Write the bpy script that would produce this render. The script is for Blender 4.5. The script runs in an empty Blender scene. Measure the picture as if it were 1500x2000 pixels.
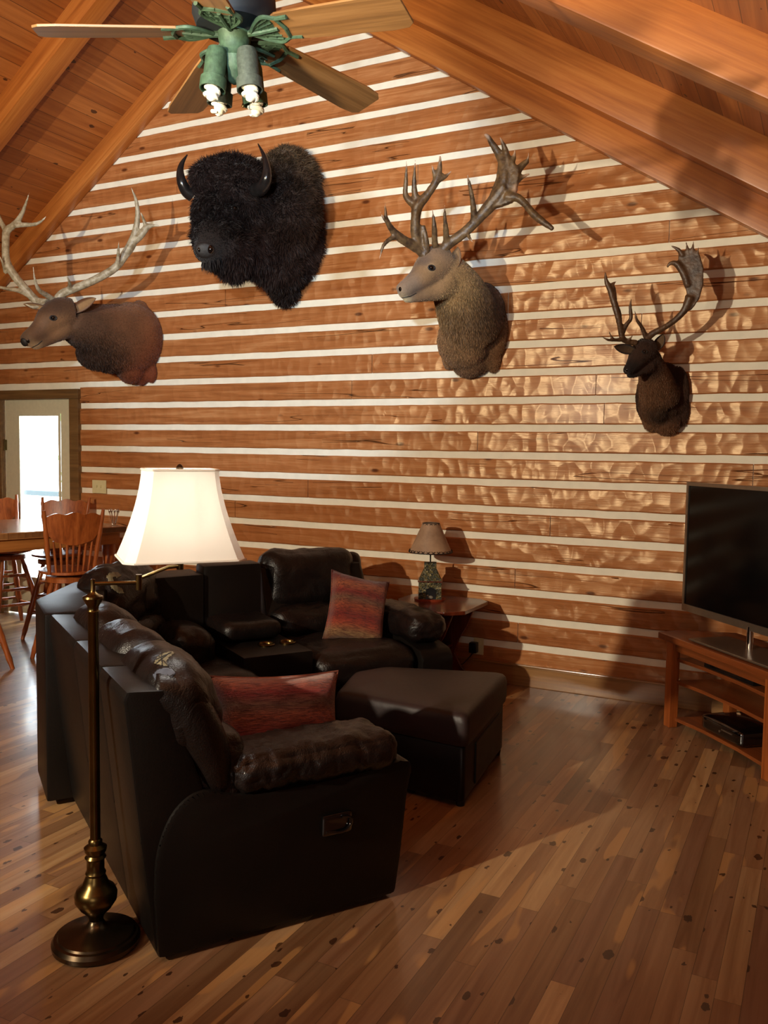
import bpy, bmesh, math, random
from mathutils import Vector, Matrix, noise
from mathutils.bvhtree import BVHTree
R_ = math.radians
random.seed(7)
S = bpy.context.scene
COL = S.collection

# ------------------------------------------------------------------ camera
CAM = Vector((0.0, -5.7644, 1.6328))
RX = Vector((0.89075527, 0.45424792, 0.0146244))
RY = Vector((-0.04583518, 0.0577732, 0.99727699))
RF = Vector((-0.4521661, 0.88900005, -0.07228232))
FPX = 1694.74
cd = bpy.data.cameras.new('camera'); cam = bpy.data.objects.new('camera', cd); COL.objects.link(cam)
cd.sensor_fit = 'VERTICAL'; cd.sensor_height = 36.0; cd.lens = 36.0 * FPX / 2000.0; cd.clip_start = 0.05
m = Matrix((RX, RY, -RF)).transposed().to_4x4(); m.translation = CAM
cam.matrix_world = m
S.camera = cam

# ------------------------------------------------------------------ view + world + lights
S.view_settings.view_transform = 'Standard'
S.view_settings.look = 'None'
S.view_settings.gamma = 1.0
S.view_settings.use_curve_mapping = False
S.view_settings.exposure = 0.56
w = bpy.data.worlds.new('world'); S.world = w; w.use_nodes = True
bg = w.node_tree.nodes['Background']; bg.inputs[0].default_value = (0.80, 0.92, 1.0, 1); bg.inputs[1].default_value = 11.0

def light(name, kind, loc, energy, color, size=0.1, target=None, **kw):
    l = bpy.data.lights.new(name, kind); l.energy = energy; l.color = color
    if kind == 'AREA':
        l.shape = 'RECTANGLE'; l.size = size; l.size_y = kw.get('size_y', size)
        if 'spread' in kw: l.spread = kw['spread']
    else:
        l.shadow_soft_size = size
    if kind == 'SPOT': l.spot_size = kw.get('angle', 1.0); l.spot_blend = kw.get('blend', 0.3)
    o = bpy.data.objects.new(name, l); COL.objects.link(o); o.location = loc
    if target is not None:
        o.rotation_euler = (Vector(target) - Vector(loc)).to_track_quat('-Z', 'Y').to_euler()
    return o
WARM = (1.0, 0.87, 0.66); COOL = (0.60, 0.79, 1.0)
light('wall_spot_lamp', 'SPOT', (-3.1, -7.0, 2.45), 640, WARM, 0.045, target=(-2.6, 0, 2.2), angle=R_(84), blend=0.55)
light('ceiling_up_lamp', 'SPOT', (-1.67, -5.2, 2.3), 260, WARM, 0.08, target=(-1.9, -4.2, 5.0), angle=R_(150), blend=0.5)
light('room_lamp', 'POINT', (-2.65, -5.4, 2.85), 24, WARM, 0.08)
light('gable_window_light', 'SPOT', (0.3, -8.3, 2.7), 1150, COOL, 0.12, target=(-3.95, 0, 3.15), angle=R_(25), blend=0.3)
light('rear_fill_light', 'AREA', (0.6, -8.7, 2.2), 20, (1.0, 0.90, 0.80), 1.8, target=(-1.2, -1.5, 0.6))  # added soft warm fill for floor and sofa, no window modelled here

# ------------------------------------------------------------------ helpers
def lin(c):
    c = c / 255.0
    return c / 12.92 if c <= 0.04045 else ((c + 0.055) / 1.055) ** 2.4
def rgb(r, g, b): return (lin(r), lin(g), lin(b), 1.0)

def at(px, py, Y):
    """world point where the photo's pixel meets the vertical plane y = Y"""
    d = RX * ((px - 750) / FPX) - RY * ((py - 1000) / FPX) + RF
    return CAM + d * ((Y - CAM.y) / d.y)

class MB:
    """collects shapes into ONE mesh"""
    def __init__(s): s.v = []; s.f = []; s.c = []
    def add(s, vs, fs, M=None, col=None):
        n = len(s.v)
        for v in vs:
            v = Vector(v); s.v.append(M @ v if M is not None else v)
            s.c.append(col)
        s.f += [tuple(i + n for i in f) for f in fs]
        return s
    def box(s, c, size, M=None, bev=0.0):
        hx, hy, hz = size[0] / 2, size[1] / 2, size[2] / 2
        T = Matrix.Translation(Vector(c))
        if M is not None: T = M @ T
        if bev <= 0:
            vs = [(x, y, z) for x in (-hx, hx) for y in (-hy, hy) for z in (-hz, hz)]
            fs = [(0, 1, 3, 2), (4, 6, 7, 5), (0, 4, 5, 1), (2, 3, 7, 6), (0, 2, 6, 4), (1, 5, 7, 3)]
            return s.add(vs, fs, T)
        bm = bmesh.new(); bmesh.ops.create_cube(bm, size=1.0)
        for v in bm.verts: v.co = Vector((v.co.x * size[0], v.co.y * size[1], v.co.z * size[2]))
        bmesh.ops.bevel(bm, geom=bm.edges[:], offset=bev, segments=2, profile=0.6, affect='EDGES')
        return s.frombm(bm, T)
    def frombm(s, bm, M=None):
        bm.verts.index_update()
        s.add([v.co.copy() for v in bm.verts], [tuple(v.index for v in f.verts) for f in bm.faces], M); bm.free(); return s
    def tube(s, pts, rad, n=10, M=None, flat=None, cap=True, ref=None):
        """swept tube; rad = number or list; flat = (scale across, direction) flattens it"""
        pts = [Vector(q) for q in pts]
        if not isinstance(rad, (list, tuple)): rad = [rad] * len(pts)
        vs = []; fs = []
        prev = Vector(ref) if ref is not None else None
        for i, q in enumerate(pts):
            t = (pts[min(i + 1, len(pts) - 1)] - pts[max(i - 1, 0)]).normalized()
            if prev is None:
                prev = Vector((0, 0, 1)) if abs(t.z) < 0.9 else Vector((0, 1, 0))
            a = (prev - t * prev.dot(t))
            if a.length < 1e-5: a = t.orthogonal()
            a.normalize(); b = t.cross(a)
            if ref is None: prev = a
            ra = rb = rad[i]
            if isinstance(rad[i], (tuple, list)): ra, rb = rad[i]
            for k in range(n):
                an = 2 * math.pi * k / n
                vs.append(q + a * (math.cos(an) * ra) + b * (math.sin(an) * rb))
        L = len(pts)
        for i in range(L - 1):
            for k in range(n):
                fs.append((i * n + k, i * n + (k + 1) % n, (i + 1) * n + (k + 1) % n, (i + 1) * n + k))
        if cap:
            fs.append(tuple(range(n))[::-1]); fs.append(tuple((L - 1) * n + k for k in range(n)))
        return s.add(vs, fs, M)
    def lathe(s, prof, n=20, M=None, c=(0, 0, 0), cap=True, sq=None):
        vs = []; fs = []
        for r, z in prof:
            for k in range(n):
                an = 2 * math.pi * k / n
                vs.append((c[0] + r * math.cos(an), c[1] + r * math.sin(an), c[2] + z))
        for i in range(len(prof) - 1):
            for k in range(n):
                fs.append((i * n + k, i * n + (k + 1) % n, (i + 1) * n + (k + 1) % n, (i + 1) * n + k))
        if cap:
            fs.append(tuple(range(n))[::-1]); fs.append(tuple((len(prof) - 1) * n + k for k in range(n)))
        return s.add(vs, fs, M)
    def prism(s, poly, h0, h1, M=None, bev=0.0):
        """poly in XY extruded in z"""
        bm = bmesh.new(); vs = [bm.verts.new((x, y, h0)) for x, y in poly]
        f = bm.faces.new(vs)
        r = bmesh.ops.extrude_face_region(bm, geom=[f])
        for e in r['geom']:
            if isinstance(e, bmesh.types.BMVert): e.co.z = h1
        bmesh.ops.recalc_face_normals(bm, faces=bm.faces[:])
        if bev > 0:
            es = [e for e in bm.edges]
            bmesh.ops.bevel(bm, geom=es, offset=bev, segments=2, profile=0.6, affect='EDGES')
        return s.frombm(bm, M)
    def rbox(s, c, size, r=0.05, n=10, bulge=(0, 0, 0), wr=0.0, ws=9.0, M=None, seed=0.0, cre=0.0):
        """soft rounded cushion: rounded box with bulging faces and creases"""
        hx = [q / 2 for q in size]; vs = []; idx = {}; fs = []
        def vert(i, j, k):
            key = (i, j, k)
            if key in idx: return idx[key]
            p = [(-1 + 2 * q / n) for q in (i, j, k)]
            p = [math.copysign(1 - (1 - abs(q)) ** 1.0, q) for q in p]
            P = Vector([p[q] * hx[q] for q in range(3)])
            inner = Vector([max(-(hx[q] - r), min(hx[q] - r, P[q])) for q in range(3)])
            d = P - inner
            if d.length > 1e-9: P = inner + d.normalized() * r
            B = Vector((bulge[0] * p[0] * (1 - p[1] ** 2) * (1 - p[2] ** 2), bulge[1] * p[1] * (1 - p[0] ** 2) * (1 - p[2] ** 2), bulge[2] * p[2] * (1 - p[0] ** 2) * (1 - p[1] ** 2)))
            P = P + B
            if wr:
                nn = d.normalized() if d.length > 1e-9 else P.normalized()
                P = P + nn * wr * noise.fractal(Vector((P.x * ws + seed, P.y * ws, P.z * ws)), 1.0, 2.0, 3)
            if cre:
                nn = d.normalized() if d.length > 1e-9 else P.normalized()
                k_ = noise.noise(Vector((P.x * 26 + seed, P.y * 5, P.z * 5))); P = P - nn * cre * max(0.0, 1 - abs(k_) * 7) * (0.3 + 0.7 * abs(p[1]))
            idx[key] = len(vs); vs.append(P + Vector(c)); return idx[key]
        for a in range(3):
            for side in (0, n):
                for i in range(n):
                    for j in range(n):
                        q = []
                        for (di, dj) in ((0, 0), (1, 0), (1, 1), (0, 1)):
                            k = [0, 0, 0]; k[a] = side; k[(a + 1) % 3] = i + di; k[(a + 2) % 3] = j + dj
                            q.append(vert(*k))
                        fs.append(tuple(q) if side == n else tuple(q[::-1]))
        return s.add(vs, fs, M)
    def ell(s, c, r, M=None, n=16):
        bm = bmesh.new(); bmesh.ops.create_uvsphere(bm, u_segments=n, v_segments=max(8, n // 2), radius=1.0)
        T = Matrix.Translation(Vector(c)) @ (M if M is not None else Matrix.Identity(4)) @ Matrix.Diagonal((r[0], r[1], r[2], 1))
        return s.frombm(bm, T)
    def build(s, name, mat, parent=None, smooth=False, off=None, sharp=40, label=None, kind=None):
        me = bpy.data.meshes.new(name)
        o_ = Vector(off) if off is not None else Vector((0, 0, 0))
        me.from_pydata([v - o_ for v in s.v], [], s.f); me.update()
        bm = bmesh.new(); bm.from_mesh(me); bmesh.ops.recalc_face_normals(bm, faces=bm.faces[:]); bm.to_mesh(me); bm.free()
        if smooth:
            for p in me.polygons: p.use_smooth = True
            if sharp: me.set_sharp_from_angle(angle=R_(sharp))
        ob = bpy.data.objects.new(name, me); COL.objects.link(ob)
        if mat is not None: me.materials.append(mat)
        if parent is not None: ob.parent = parent
        if label: ob['label'] = label
        if kind: ob['kind'] = kind
        return ob

def thing(name, label, cat, loc=(0, 0, 0), rz=0.0, group=None):
    o = bpy.data.objects.new(name, None); COL.objects.link(o); o.empty_display_size = 0.1
    o.location = loc; o.rotation_euler = (0, 0, rz); o['label'] = label; o['category'] = cat
    if group: o['group'] = group
    return o
def tag(o, label, cat, group=None):
    o['label'] = label; o['category'] = cat
    if group: o['group'] = group
    return o
def struct(o): o['kind'] = 'structure'; return o
def copy_tree(o, parent=None):
    c = o.copy(); COL.objects.link(c)
    if parent: c.parent = parent
    for ch in list(o.children): copy_tree(ch, c)
    return c

def smooth_path(pts, k=5):
    """catmull-rom through (x,y,z,r) points"""
    P = [Vector(q) if len(q) != 4 else Vector(q) for q in pts]; out = []
    for i in range(len(P) - 1):
        p0 = P[max(i - 1, 0)]; p1 = P[i]; p2 = P[i + 1]; p3 = P[min(i + 2, len(P) - 1)]
        for j in range(k):
            t = j / k
            out.append(0.5 * ((2 * p1) + (p2 - p0) * t + (2 * p0 - 5 * p1 + 4 * p2 - p3) * t * t + (3 * p1 - p0 - 3 * p2 + p3) * t ** 3))
    out.append(P[-1]); return out

# ------------------------------------------------------------------ materials
class NT:
    def __init__(s, name):
        s.m = bpy.data.materials.new(name); s.m.use_nodes = True; s.t = s.m.node_tree
        s.b = s.t.nodes['Principled BSDF']
    def n(s, typ, **kw):
        nd = s.t.nodes.new(typ)
        for k, v in kw.items(): setattr(nd, k, v)
        return nd
    def l(s, a, b): s.t.links.new(a, b)
    def math(s, op, a, b=None, c=None):
        nd = s.n('ShaderNodeMath', operation=op)
        for i, q in enumerate((a, b, c)):
            if q is None: continue
            if isinstance(q, (int, float)): nd.inputs[i].default_value = q
            else: s.l(q, nd.inputs[i])
        return nd.outputs[0]
    def coord(s, scale=(1, 1, 1), rot=(0, 0, 0), loc=(0, 0, 0)):
        tc = s.n('ShaderNodeTexCoord'); mp = s.n('ShaderNodeMapping')
        mp.inputs['Scale'].default_value = scale; mp.inputs['Rotation'].default_value = rot; mp.inputs['Location'].default_value = loc
        s.l(tc.outputs['Object'], mp.inputs[0]); return mp.outputs[0]
    def noise(s, vec, scale=5, detail=4, rough=0.5, dist=0.0, dim='3D'):
        nd = s.n('ShaderNodeTexNoise'); nd.noise_dimensions = dim
        nd.inputs['Scale'].default_value = scale; nd.inputs['Detail'].default_value = detail
        nd.inputs['Roughness'].default_value = rough; nd.inputs['Distortion'].default_value = dist
        if vec is not None: s.l(vec, nd.inputs['Vector'])
        return nd.outputs['Fac']
    def ramp(s, fac, stops, interp='LINEAR'):
        nd = s.n('ShaderNodeValToRGB'); cr = nd.color_ramp; cr.interpolation = interp
        while len(cr.elements) < len(stops): cr.elements.new(0.5)
        for e, (p, c) in zip(cr.elements, stops): e.position = p; e.color = c
        s.l(fac, nd.inputs[0]); return nd.outputs[0]
    def mix(s, fac, a, b, mode='MIX'):
        nd = s.n('ShaderNodeMix', data_type='RGBA', blend_type=mode)
        if isinstance(fac, (int, float)): nd.inputs[0].default_value = fac
        else: s.l(fac, nd.inputs[0])
        for q, i in ((a, 6), (b, 7)):
            if isinstance(q, tuple): nd.inputs[i].default_value = q
            else: s.l(q, nd.inputs[i])
        return nd.outputs[2]
    def bump(s, h, strength=0.3, dist=0.01, normal=None):
        nd = s.n('ShaderNodeBump'); nd.inputs['Strength'].default_value = strength; nd.inputs['Distance'].default_value = dist
        s.l(h, nd.inputs['Height'])
        if normal is not None: s.l(normal, nd.inputs['Normal'])
        return nd.outputs[0]
    def set(s, **kw):
        for k, v in kw.items():
            k = {'color': 'Base Color', 'rough': 'Roughness', 'metal': 'Metallic', 'normal': 'Normal', 'coat': 'Coat Weight', 'coatr': 'Coat Roughness', 'spec': 'Specular IOR Level', 'trans': 'Transmission Weight', 'sheen': 'Sheen Weight', 'alpha': 'Alpha', 'sub': 'Subsurface Weight'}[k]
            if isinstance(v, (int, float, tuple)): s.b.inputs[k].default_value = v
            else: s.l(v, s.b.inputs[k])
        return s.m

def plain(name, c, rough=0.5, metal=0.0, var=0.12, scale=30, bump=0.0, coat=0.0, spec=0.5):
    t = NT(name); v = t.coord(); n = t.noise(v, scale, 3)
    d = tuple(q * (1 - var) for q in c[:3]) + (1,); e = tuple(min(1, q * (1 + var)) for q in c[:3]) + (1,)
    t.set(color=t.ramp(n, [(0.3, d), (0.7, e)]), rough=rough, metal=metal, coat=coat, spec=spec)
    if bump: t.set(normal=t.bump(n, bump, 0.004))
    return t.m

def wood(name, dark, mid, light_, axis=0, rough=0.4, grain=1.0, coat=0.0, knots=True, gs=14):
    """grain runs along the local axis"""
    t = NT(name); sc = [gs, gs, gs]; sc[axis] = gs * 0.05
    v = t.coord(scale=tuple(sc)); a = t.noise(v, 1.0, 6, 0.6, 0.6)
    sc2 = [gs * 5] * 3; sc2[axis] = gs * 0.16
    b = t.noise(t.coord(scale=tuple(sc2)), 1.0, 3, 0.6)
    f = t.math('ADD', t.math('MULTIPLY', a, 0.7), t.math('MULTIPLY', b, 0.3))
    c = t.ramp(f, [(0.36, dark), (0.5, mid), (0.64, light_)])
    big = t.noise(t.coord(), 1.1, 2)
    c = t.mix(t.math('MULTIPLY', big, 0.45), c, mid, 'MIX')
    if knots:
        ks = [3.2, 3.2, 3.2]; ks[axis] = 1.5
        vo = t.n('ShaderNodeTexVoronoi'); vo.inputs['Scale'].default_value = 1.0; t.l(t.coord(scale=tuple(ks)), vo.inputs['Vector'])
        km = t.ramp(vo.outputs['Distance'], [(0.03, (1, 1, 1, 1)), (0.09, (0, 0, 0, 1))])
        c = t.mix(km, c, tuple(q * 0.35 for q in dark[:3]) + (1,))
    t.set(color=c, rough=rough, coat=coat, coatr=0.15, normal=t.bump(f, 0.25 * grain, 0.004))
    return t.m

M = {}
M['beam'] = wood('beam_wood', rgb(136, 72, 26), rgb(174, 102, 42), rgb(198, 128, 62), 0, 0.42, 0.8, 0.08)
M['oak'] = wood('oak', rgb(110, 52, 20), rgb(150, 78, 34), rgb(176, 100, 48), 2, 0.35, 0.6, 0.3, False, 20)
M['cherry'] = wood('dark_cherry', rgb(58, 20, 10), rgb(92, 36, 18), rgb(120, 52, 28), 2, 0.3, 0.5, 0.4, False, 18)
M['stand'] = wood('stand_oak', rgb(86, 42, 18), rgb(122, 62, 28), rgb(146, 80, 38), 0, 0.34, 0.5, 0.3, False, 20)
M['blade'] = wood('blade_oak', rgb(92, 62, 32), rgb(126, 88, 48), rgb(148, 108, 64), 0, 0.45, 0.6, 0.05, False, 24)
M['trim'] = wood('trim_wood', rgb(86, 62, 34), rgb(112, 82, 46), rgb(130, 98, 58), 0, 0.5, 0.5, 0.0, False, 20)
M['baseboard'] = wood('baseboard_wood', rgb(112, 78, 42), rgb(150, 108, 62), rgb(172, 128, 78), 0, 0.35, 0.5, 0.3, True, 14)
M['verdigris'] = plain('verdigris_metal', rgb(56, 78, 56), 0.6, 0.2, 0.3, 60, 0.3)
M['greydark'] = plain('aged_can_metal', rgb(62, 70, 60), 0.65, 0.2, 0.25, 80, 0.3)
M['motor'] = plain('motor_housing', rgb(26, 30, 30), 0.6, 0.2)
M['bulb'] = plain('bulb_glass', rgb(236, 230, 206), 0.25, 0, 0.03)
M['brass'] = plain('antique_brass', rgb(104, 84, 48), 0.28, 1.0, 0.2, 14)
M['brassdark'] = plain('bronze', rgb(82, 68, 52), 0.27, 0.95, 0.15, 20)
M['black'] = plain('black_plastic', rgb(16, 16, 17), 0.3)
M['gloss'] = plain('black_gloss', rgb(7, 7, 8), 0.07, 0, 0.02, 10, 0, 1.0)
M['screen'] = plain('screen_glass', rgb(6, 6, 7), 0.13, 0, 0.02, 10, 0, 0.0, 0.22)
M['silver'] = plain('brushed_silver', rgb(150, 138, 122), 0.3, 0.85, 0.06)
M['chrome'] = plain('chrome', rgb(220, 216, 208), 0.1, 1.0, 0.02)
M['white'] = plain('painted_white', rgb(206, 200, 172), 0.55, 0, 0.04)
M['plate'] = plain('almond_plastic', rgb(214, 204, 158), 0.4, 0, 0.03)
M['horn'] = plain('black_horn', rgb(30, 28, 28), 0.22, 0, 0.3, 20, 0.2)
M['eye'] = plain('glass_eye', rgb(8, 6, 5), 0.08, 0, 0.05, 10, 0, 1.0)
M['nose'] = plain('nose_skin', rgb(30, 26, 25), 0.6, 0, 0.2, 60, 0.4)
M['hinge'] = plain('hinge_metal', rgb(120, 108, 72), 0.35, 0.8)
M['foam'] = plain('worn_tan_patch', rgb(104, 96, 72), 0.6, 0, 0.25, 60, 0.5)
M['tape'] = plain('blue_grey_tape', rgb(72, 78, 92), 0.4, 0, 0.2, 50, 0.3)
M['stitch'] = plain('thread', rgb(22, 18, 16), 0.7)
M['seam'] = plain('seam_thread', rgb(120, 104, 86), 0.5)
M['teal'] = plain('teal_paint', rgb(6, 34, 38), 0.5)
M['white_box'] = plain('white_plastic', rgb(200, 200, 198), 0.5)

def shade_mat():
    t = NT('white_linen'); n = t.noise(t.coord(scale=(1, 1, 1)), 400, 2)
    t.set(color=rgb(253, 252, 248), rough=0.8, normal=t.bump(n, 0.08, 0.001))
    tr = t.n('ShaderNodeBsdfTranslucent'); tr.inputs[0].default_value = (0.95, 0.92, 0.86, 1)
    mx = t.n('ShaderNodeMixShader'); mx.inputs[0].default_value = 0.35
    t.l(t.b.outputs[0], mx.inputs[1]); t.l(tr.outputs[0], mx.inputs[2]); t.l(mx.outputs[0], t.t.nodes['Material Output'].inputs[0])
    return t.m
M['linen'] = shade_mat()
def hide_mat():
    t = NT('rawhide'); n = t.noise(t.coord(), 9, 4, 0.6)
    t.set(color=t.ramp(n, [(0.3, rgb(132, 104, 82)), (0.7, rgb(172, 142, 114))]), rough=0.55)
    return t.m
M['rawhide'] = hide_mat()

def leather():
    t = NT('dark_leather'); v = t.coord()
    big = t.noise(v, 2.2, 3, 0.5); fine = t.noise(v, 260, 2, 0.5)
    vo = t.n('ShaderNodeTexVoronoi'); vo.inputs['Scale'].default_value = 190; t.l(v, vo.inputs['Vector'])
    wr = t.noise(t.coord(scale=(1, 1, 1)), 7, 5, 0.62, 1.2)
    h = t.math('ADD', t.math('MULTIPLY', vo.outputs['Distance'], 0.06), t.math('MULTIPLY', wr, 0.7))
    t.set(color=t.ramp(big, [(0.35, rgb(14, 10, 9)), (0.7, rgb(24, 16, 14))]), rough=t.ramp(wr, [(0.3, (0.30, 0.30, 0.30, 1)), (0.75, (0.44, 0.44, 0.44, 1))]),
          normal=t.bump(h, 0.6, 0.02), spec=0.4)
    return t.m
M['leather'] = leather()
def leather_flat():
    t = NT('leather_panel'); v = t.coord()
    vo = t.n('ShaderNodeTexVoronoi'); vo.inputs['Scale'].default_value = 220; t.l(v, vo.inputs['Vector'])
    n = t.noise(v, 3, 3, 0.5)
    h = t.math('ADD', t.math('MULTIPLY', vo.outputs['Distance'], 0.05), t.math('MULTIPLY', n, 0.8))
    t.set(color=t.ramp(n, [(0.35, rgb(13, 10, 8)), (0.7, rgb(20, 15, 12))]), rough=0.42, normal=t.bump(h, 0.3, 0.02), spec=0.25)
    return t.m
M['leatherp'] = leather_flat()
def suede():
    t = NT('ottoman_leather'); v = t.coord()
    n = t.noise(v, 3, 4, 0.55)
    t.set(color=t.ramp(n, [(0.35, rgb(36, 26, 26)), (0.7, rgb(48, 35, 34))]), rough=0.48, normal=t.bump(t.noise(v, 40, 3), 0.15, 0.005), spec=0.4)
    return t.m
M['ottoman'] = suede()

def stripe_fabric():
    t = NT('striped_chenille'); v = t.coord()
    sx = t.n('ShaderNodeSeparateXYZ'); t.l(v, sx.inputs[0])
    wob = t.noise(t.coord(scale=(6, 6, 30)), 1, 3)
    y = t.math('ADD', t.math('MULTIPLY', sx.outputs[1], 2.3), t.math('ADD', t.math('MULTIPLY', wob, 0.10), 0.45))
    c1 = t.ramp(y, [(0.0, rgb(84, 50, 34)), (0.12, rgb(140, 108, 72)), (0.24, rgb(156, 66, 44)), (0.36, rgb(118, 36, 32)), (0.5, rgb(150, 72, 44)), (0.6, rgb(112, 80, 60)), (0.7, rgb(126, 40, 36)), (0.82, rgb(160, 90, 58)), (0.92, rgb(106, 32, 30)), (1.0, rgb(90, 30, 28))])
    fine = t.noise(t.coord(scale=(18, 160, 160)), 1, 4, 0.7)
    c = t.mix(t.ramp(fine, [(0.4, (0, 0, 0, 1)), (0.62, (0.85, 0.85, 0.85, 1))]), c1, tuple(q * 0.35 for q in rgb(120, 50, 40)[:3]) + (1,))
    t.set(color=c, rough=0.9, sheen=0.3, normal=t.bump(fine, 0.9, 0.006), spec=0.2)
    return t.m
M['stripe'] = stripe_fabric()

def planks(name, width, length, stops, rough=0.35, coat=0.3, knot=0.5, gap=0.03, gapw=None, grain=(28, 1.4), sap=0.0, bump=0.3):
    """boards run along local Y, side by side along local X"""
    t = NT(name); tc = t.n('ShaderNodeTexCoord'); sx = t.n('ShaderNodeSeparateXYZ'); t.l(tc.outputs['Object'], sx.inputs[0])
    X, Y = sx.outputs[0], sx.outputs[1]
    u = t.math('DIVIDE', X, width); row = t.math('FLOOR', u); fu = t.math('SUBTRACT', u, row)
    wn = t.n('ShaderNodeTexWhiteNoise', noise_dimensions='1D'); t.l(row, wn.inputs['W'])
    v = t.math('ADD', t.math('DIVIDE', Y, length), t.math('MULTIPLY', wn.outputs[0], 7.3)); cl = t.math('FLOOR', v); fv = t.math('SUBTRACT', v, cl)
    cb = t.n('ShaderNodeCombineXYZ'); t.l(row, cb.inputs[0]); t.l(cl, cb.inputs[1])
    w2 = t.n('ShaderNodeTexWhiteNoise', noise_dimensions='2D'); t.l(cb.outputs[0], w2.inputs['Vector'])
    # per-board offset so the grain does not run on
    off = t.n('ShaderNodeVectorMath', operation='MULTIPLY_ADD'); t.l(w2.outputs['Color'], off.inputs[0]); off.inputs[1].default_value = (9, 9, 9); t.l(tc.outputs['Object'], off.inputs[2])
    mp = t.n('ShaderNodeMapping'); mp.inputs['Scale'].default_value = (grain[0], grain[1], 4); t.l(off.outputs[0], mp.inputs[0])
    g = t.noise(mp.outputs[0], 1.0, 5, 0.6, 0.8)
    base = t.ramp(w2.outputs[0], stops)
    c = t.mix(t.ramp(g, [(0.38, (0, 0, 0, 1)), (0.66, (0.8, 0.8, 0.8, 1))]), base, t.mix(1.0, base, (0.62, 0.50, 0.42, 1), 'MULTIPLY'))
    if sap:
        mp2 = t.n('ShaderNodeMapping'); mp2.inputs['Scale'].default_value = (9, 1.6, 1); t.l(off.outputs[0], mp2.inputs[0])
        s_ = t.ramp(t.noise(mp2.outputs[0], 1.0, 2, 0.4, 0.4), [(0.60, (0, 0, 0, 1)), (0.63, (1, 1, 1, 1))])
        c = t.mix(t.math('MULTIPLY', s_, sap), c, rgb(186, 140, 86))
    if knot:
        mk = t.n('ShaderNodeMapping'); mk.inputs['Scale'].default_value = (16, 9, 1); t.l(off.outputs[0], mk.inputs[0])
        vo = t.n('ShaderNodeTexVoronoi'); vo.inputs['Scale'].default_value = 1.0; t.l(mk.outputs[0], vo.inputs['Vector'])
        dd = t.math('ADD', vo.outputs['Distance'], t.math('MULTIPLY', t.math('SUBTRACT', t.noise(mk.outputs[0], 5, 3), 0.5), 0.28))
        sep = t.n('ShaderNodeSeparateColor'); t.l(vo.outputs['Color'], sep.inputs[0])
        thr = t.math('MULTIPLY', t.math('GREATER_THAN', sep.outputs[0], 1 - knot), t.math('ADD', 0.08, t.math('MULTIPLY', t.math('POWER', sep.outputs[1], 3.0), 0.2)))
        km = t.math('LESS_THAN', dd, thr)
        c = t.mix(t.math('MULTIPLY', km, 0.85), c, rgb(44, 20, 12))
    gw = gapw or gap
    e1 = t.math('LESS_THAN', fu, gap); e2 = t.math('LESS_THAN', fv, gap * width / length)
    e = t.math('MAXIMUM', e1, e2)
    c = t.mix(t.math('MULTIPLY', e, 0.75), c, rgb(34, 16, 8))
    h = t.math('SUBTRACT', t.math('MULTIPLY', g, 0.2), e)
    t.set(color=c, rough=rough, coat=coat, coatr=0.12, normal=t.bump(h, bump, 0.003))
    return t.m
M['floor'] = planks('floor_boards', 0.0765, 0.95, [(0.0, rgb(118, 88, 62)), (0.25, rgb(140, 104, 72)), (0.45, rgb(154, 118, 84)), (0.62, rgb(132, 97, 73)), (0.8, rgb(160, 126, 90)), (0.93, rgb(184, 148, 104)), (1.0, rgb(120, 88, 63))], 0.32, 0.25, 0.85, 0.02, None, (26, 1.2), 0.55)
M['ceil'] = planks('ceiling_boards', 0.135, 2.4, [(0.0, rgb(158, 92, 40)), (0.4, rgb(180, 108, 50)), (0.7, rgb(166, 98, 44)), (1.0, rgb(196, 124, 62))], 0.45, 0.05, 0.2, 0.03, None, (22, 0.8), 0.0, 0.4)

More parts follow.
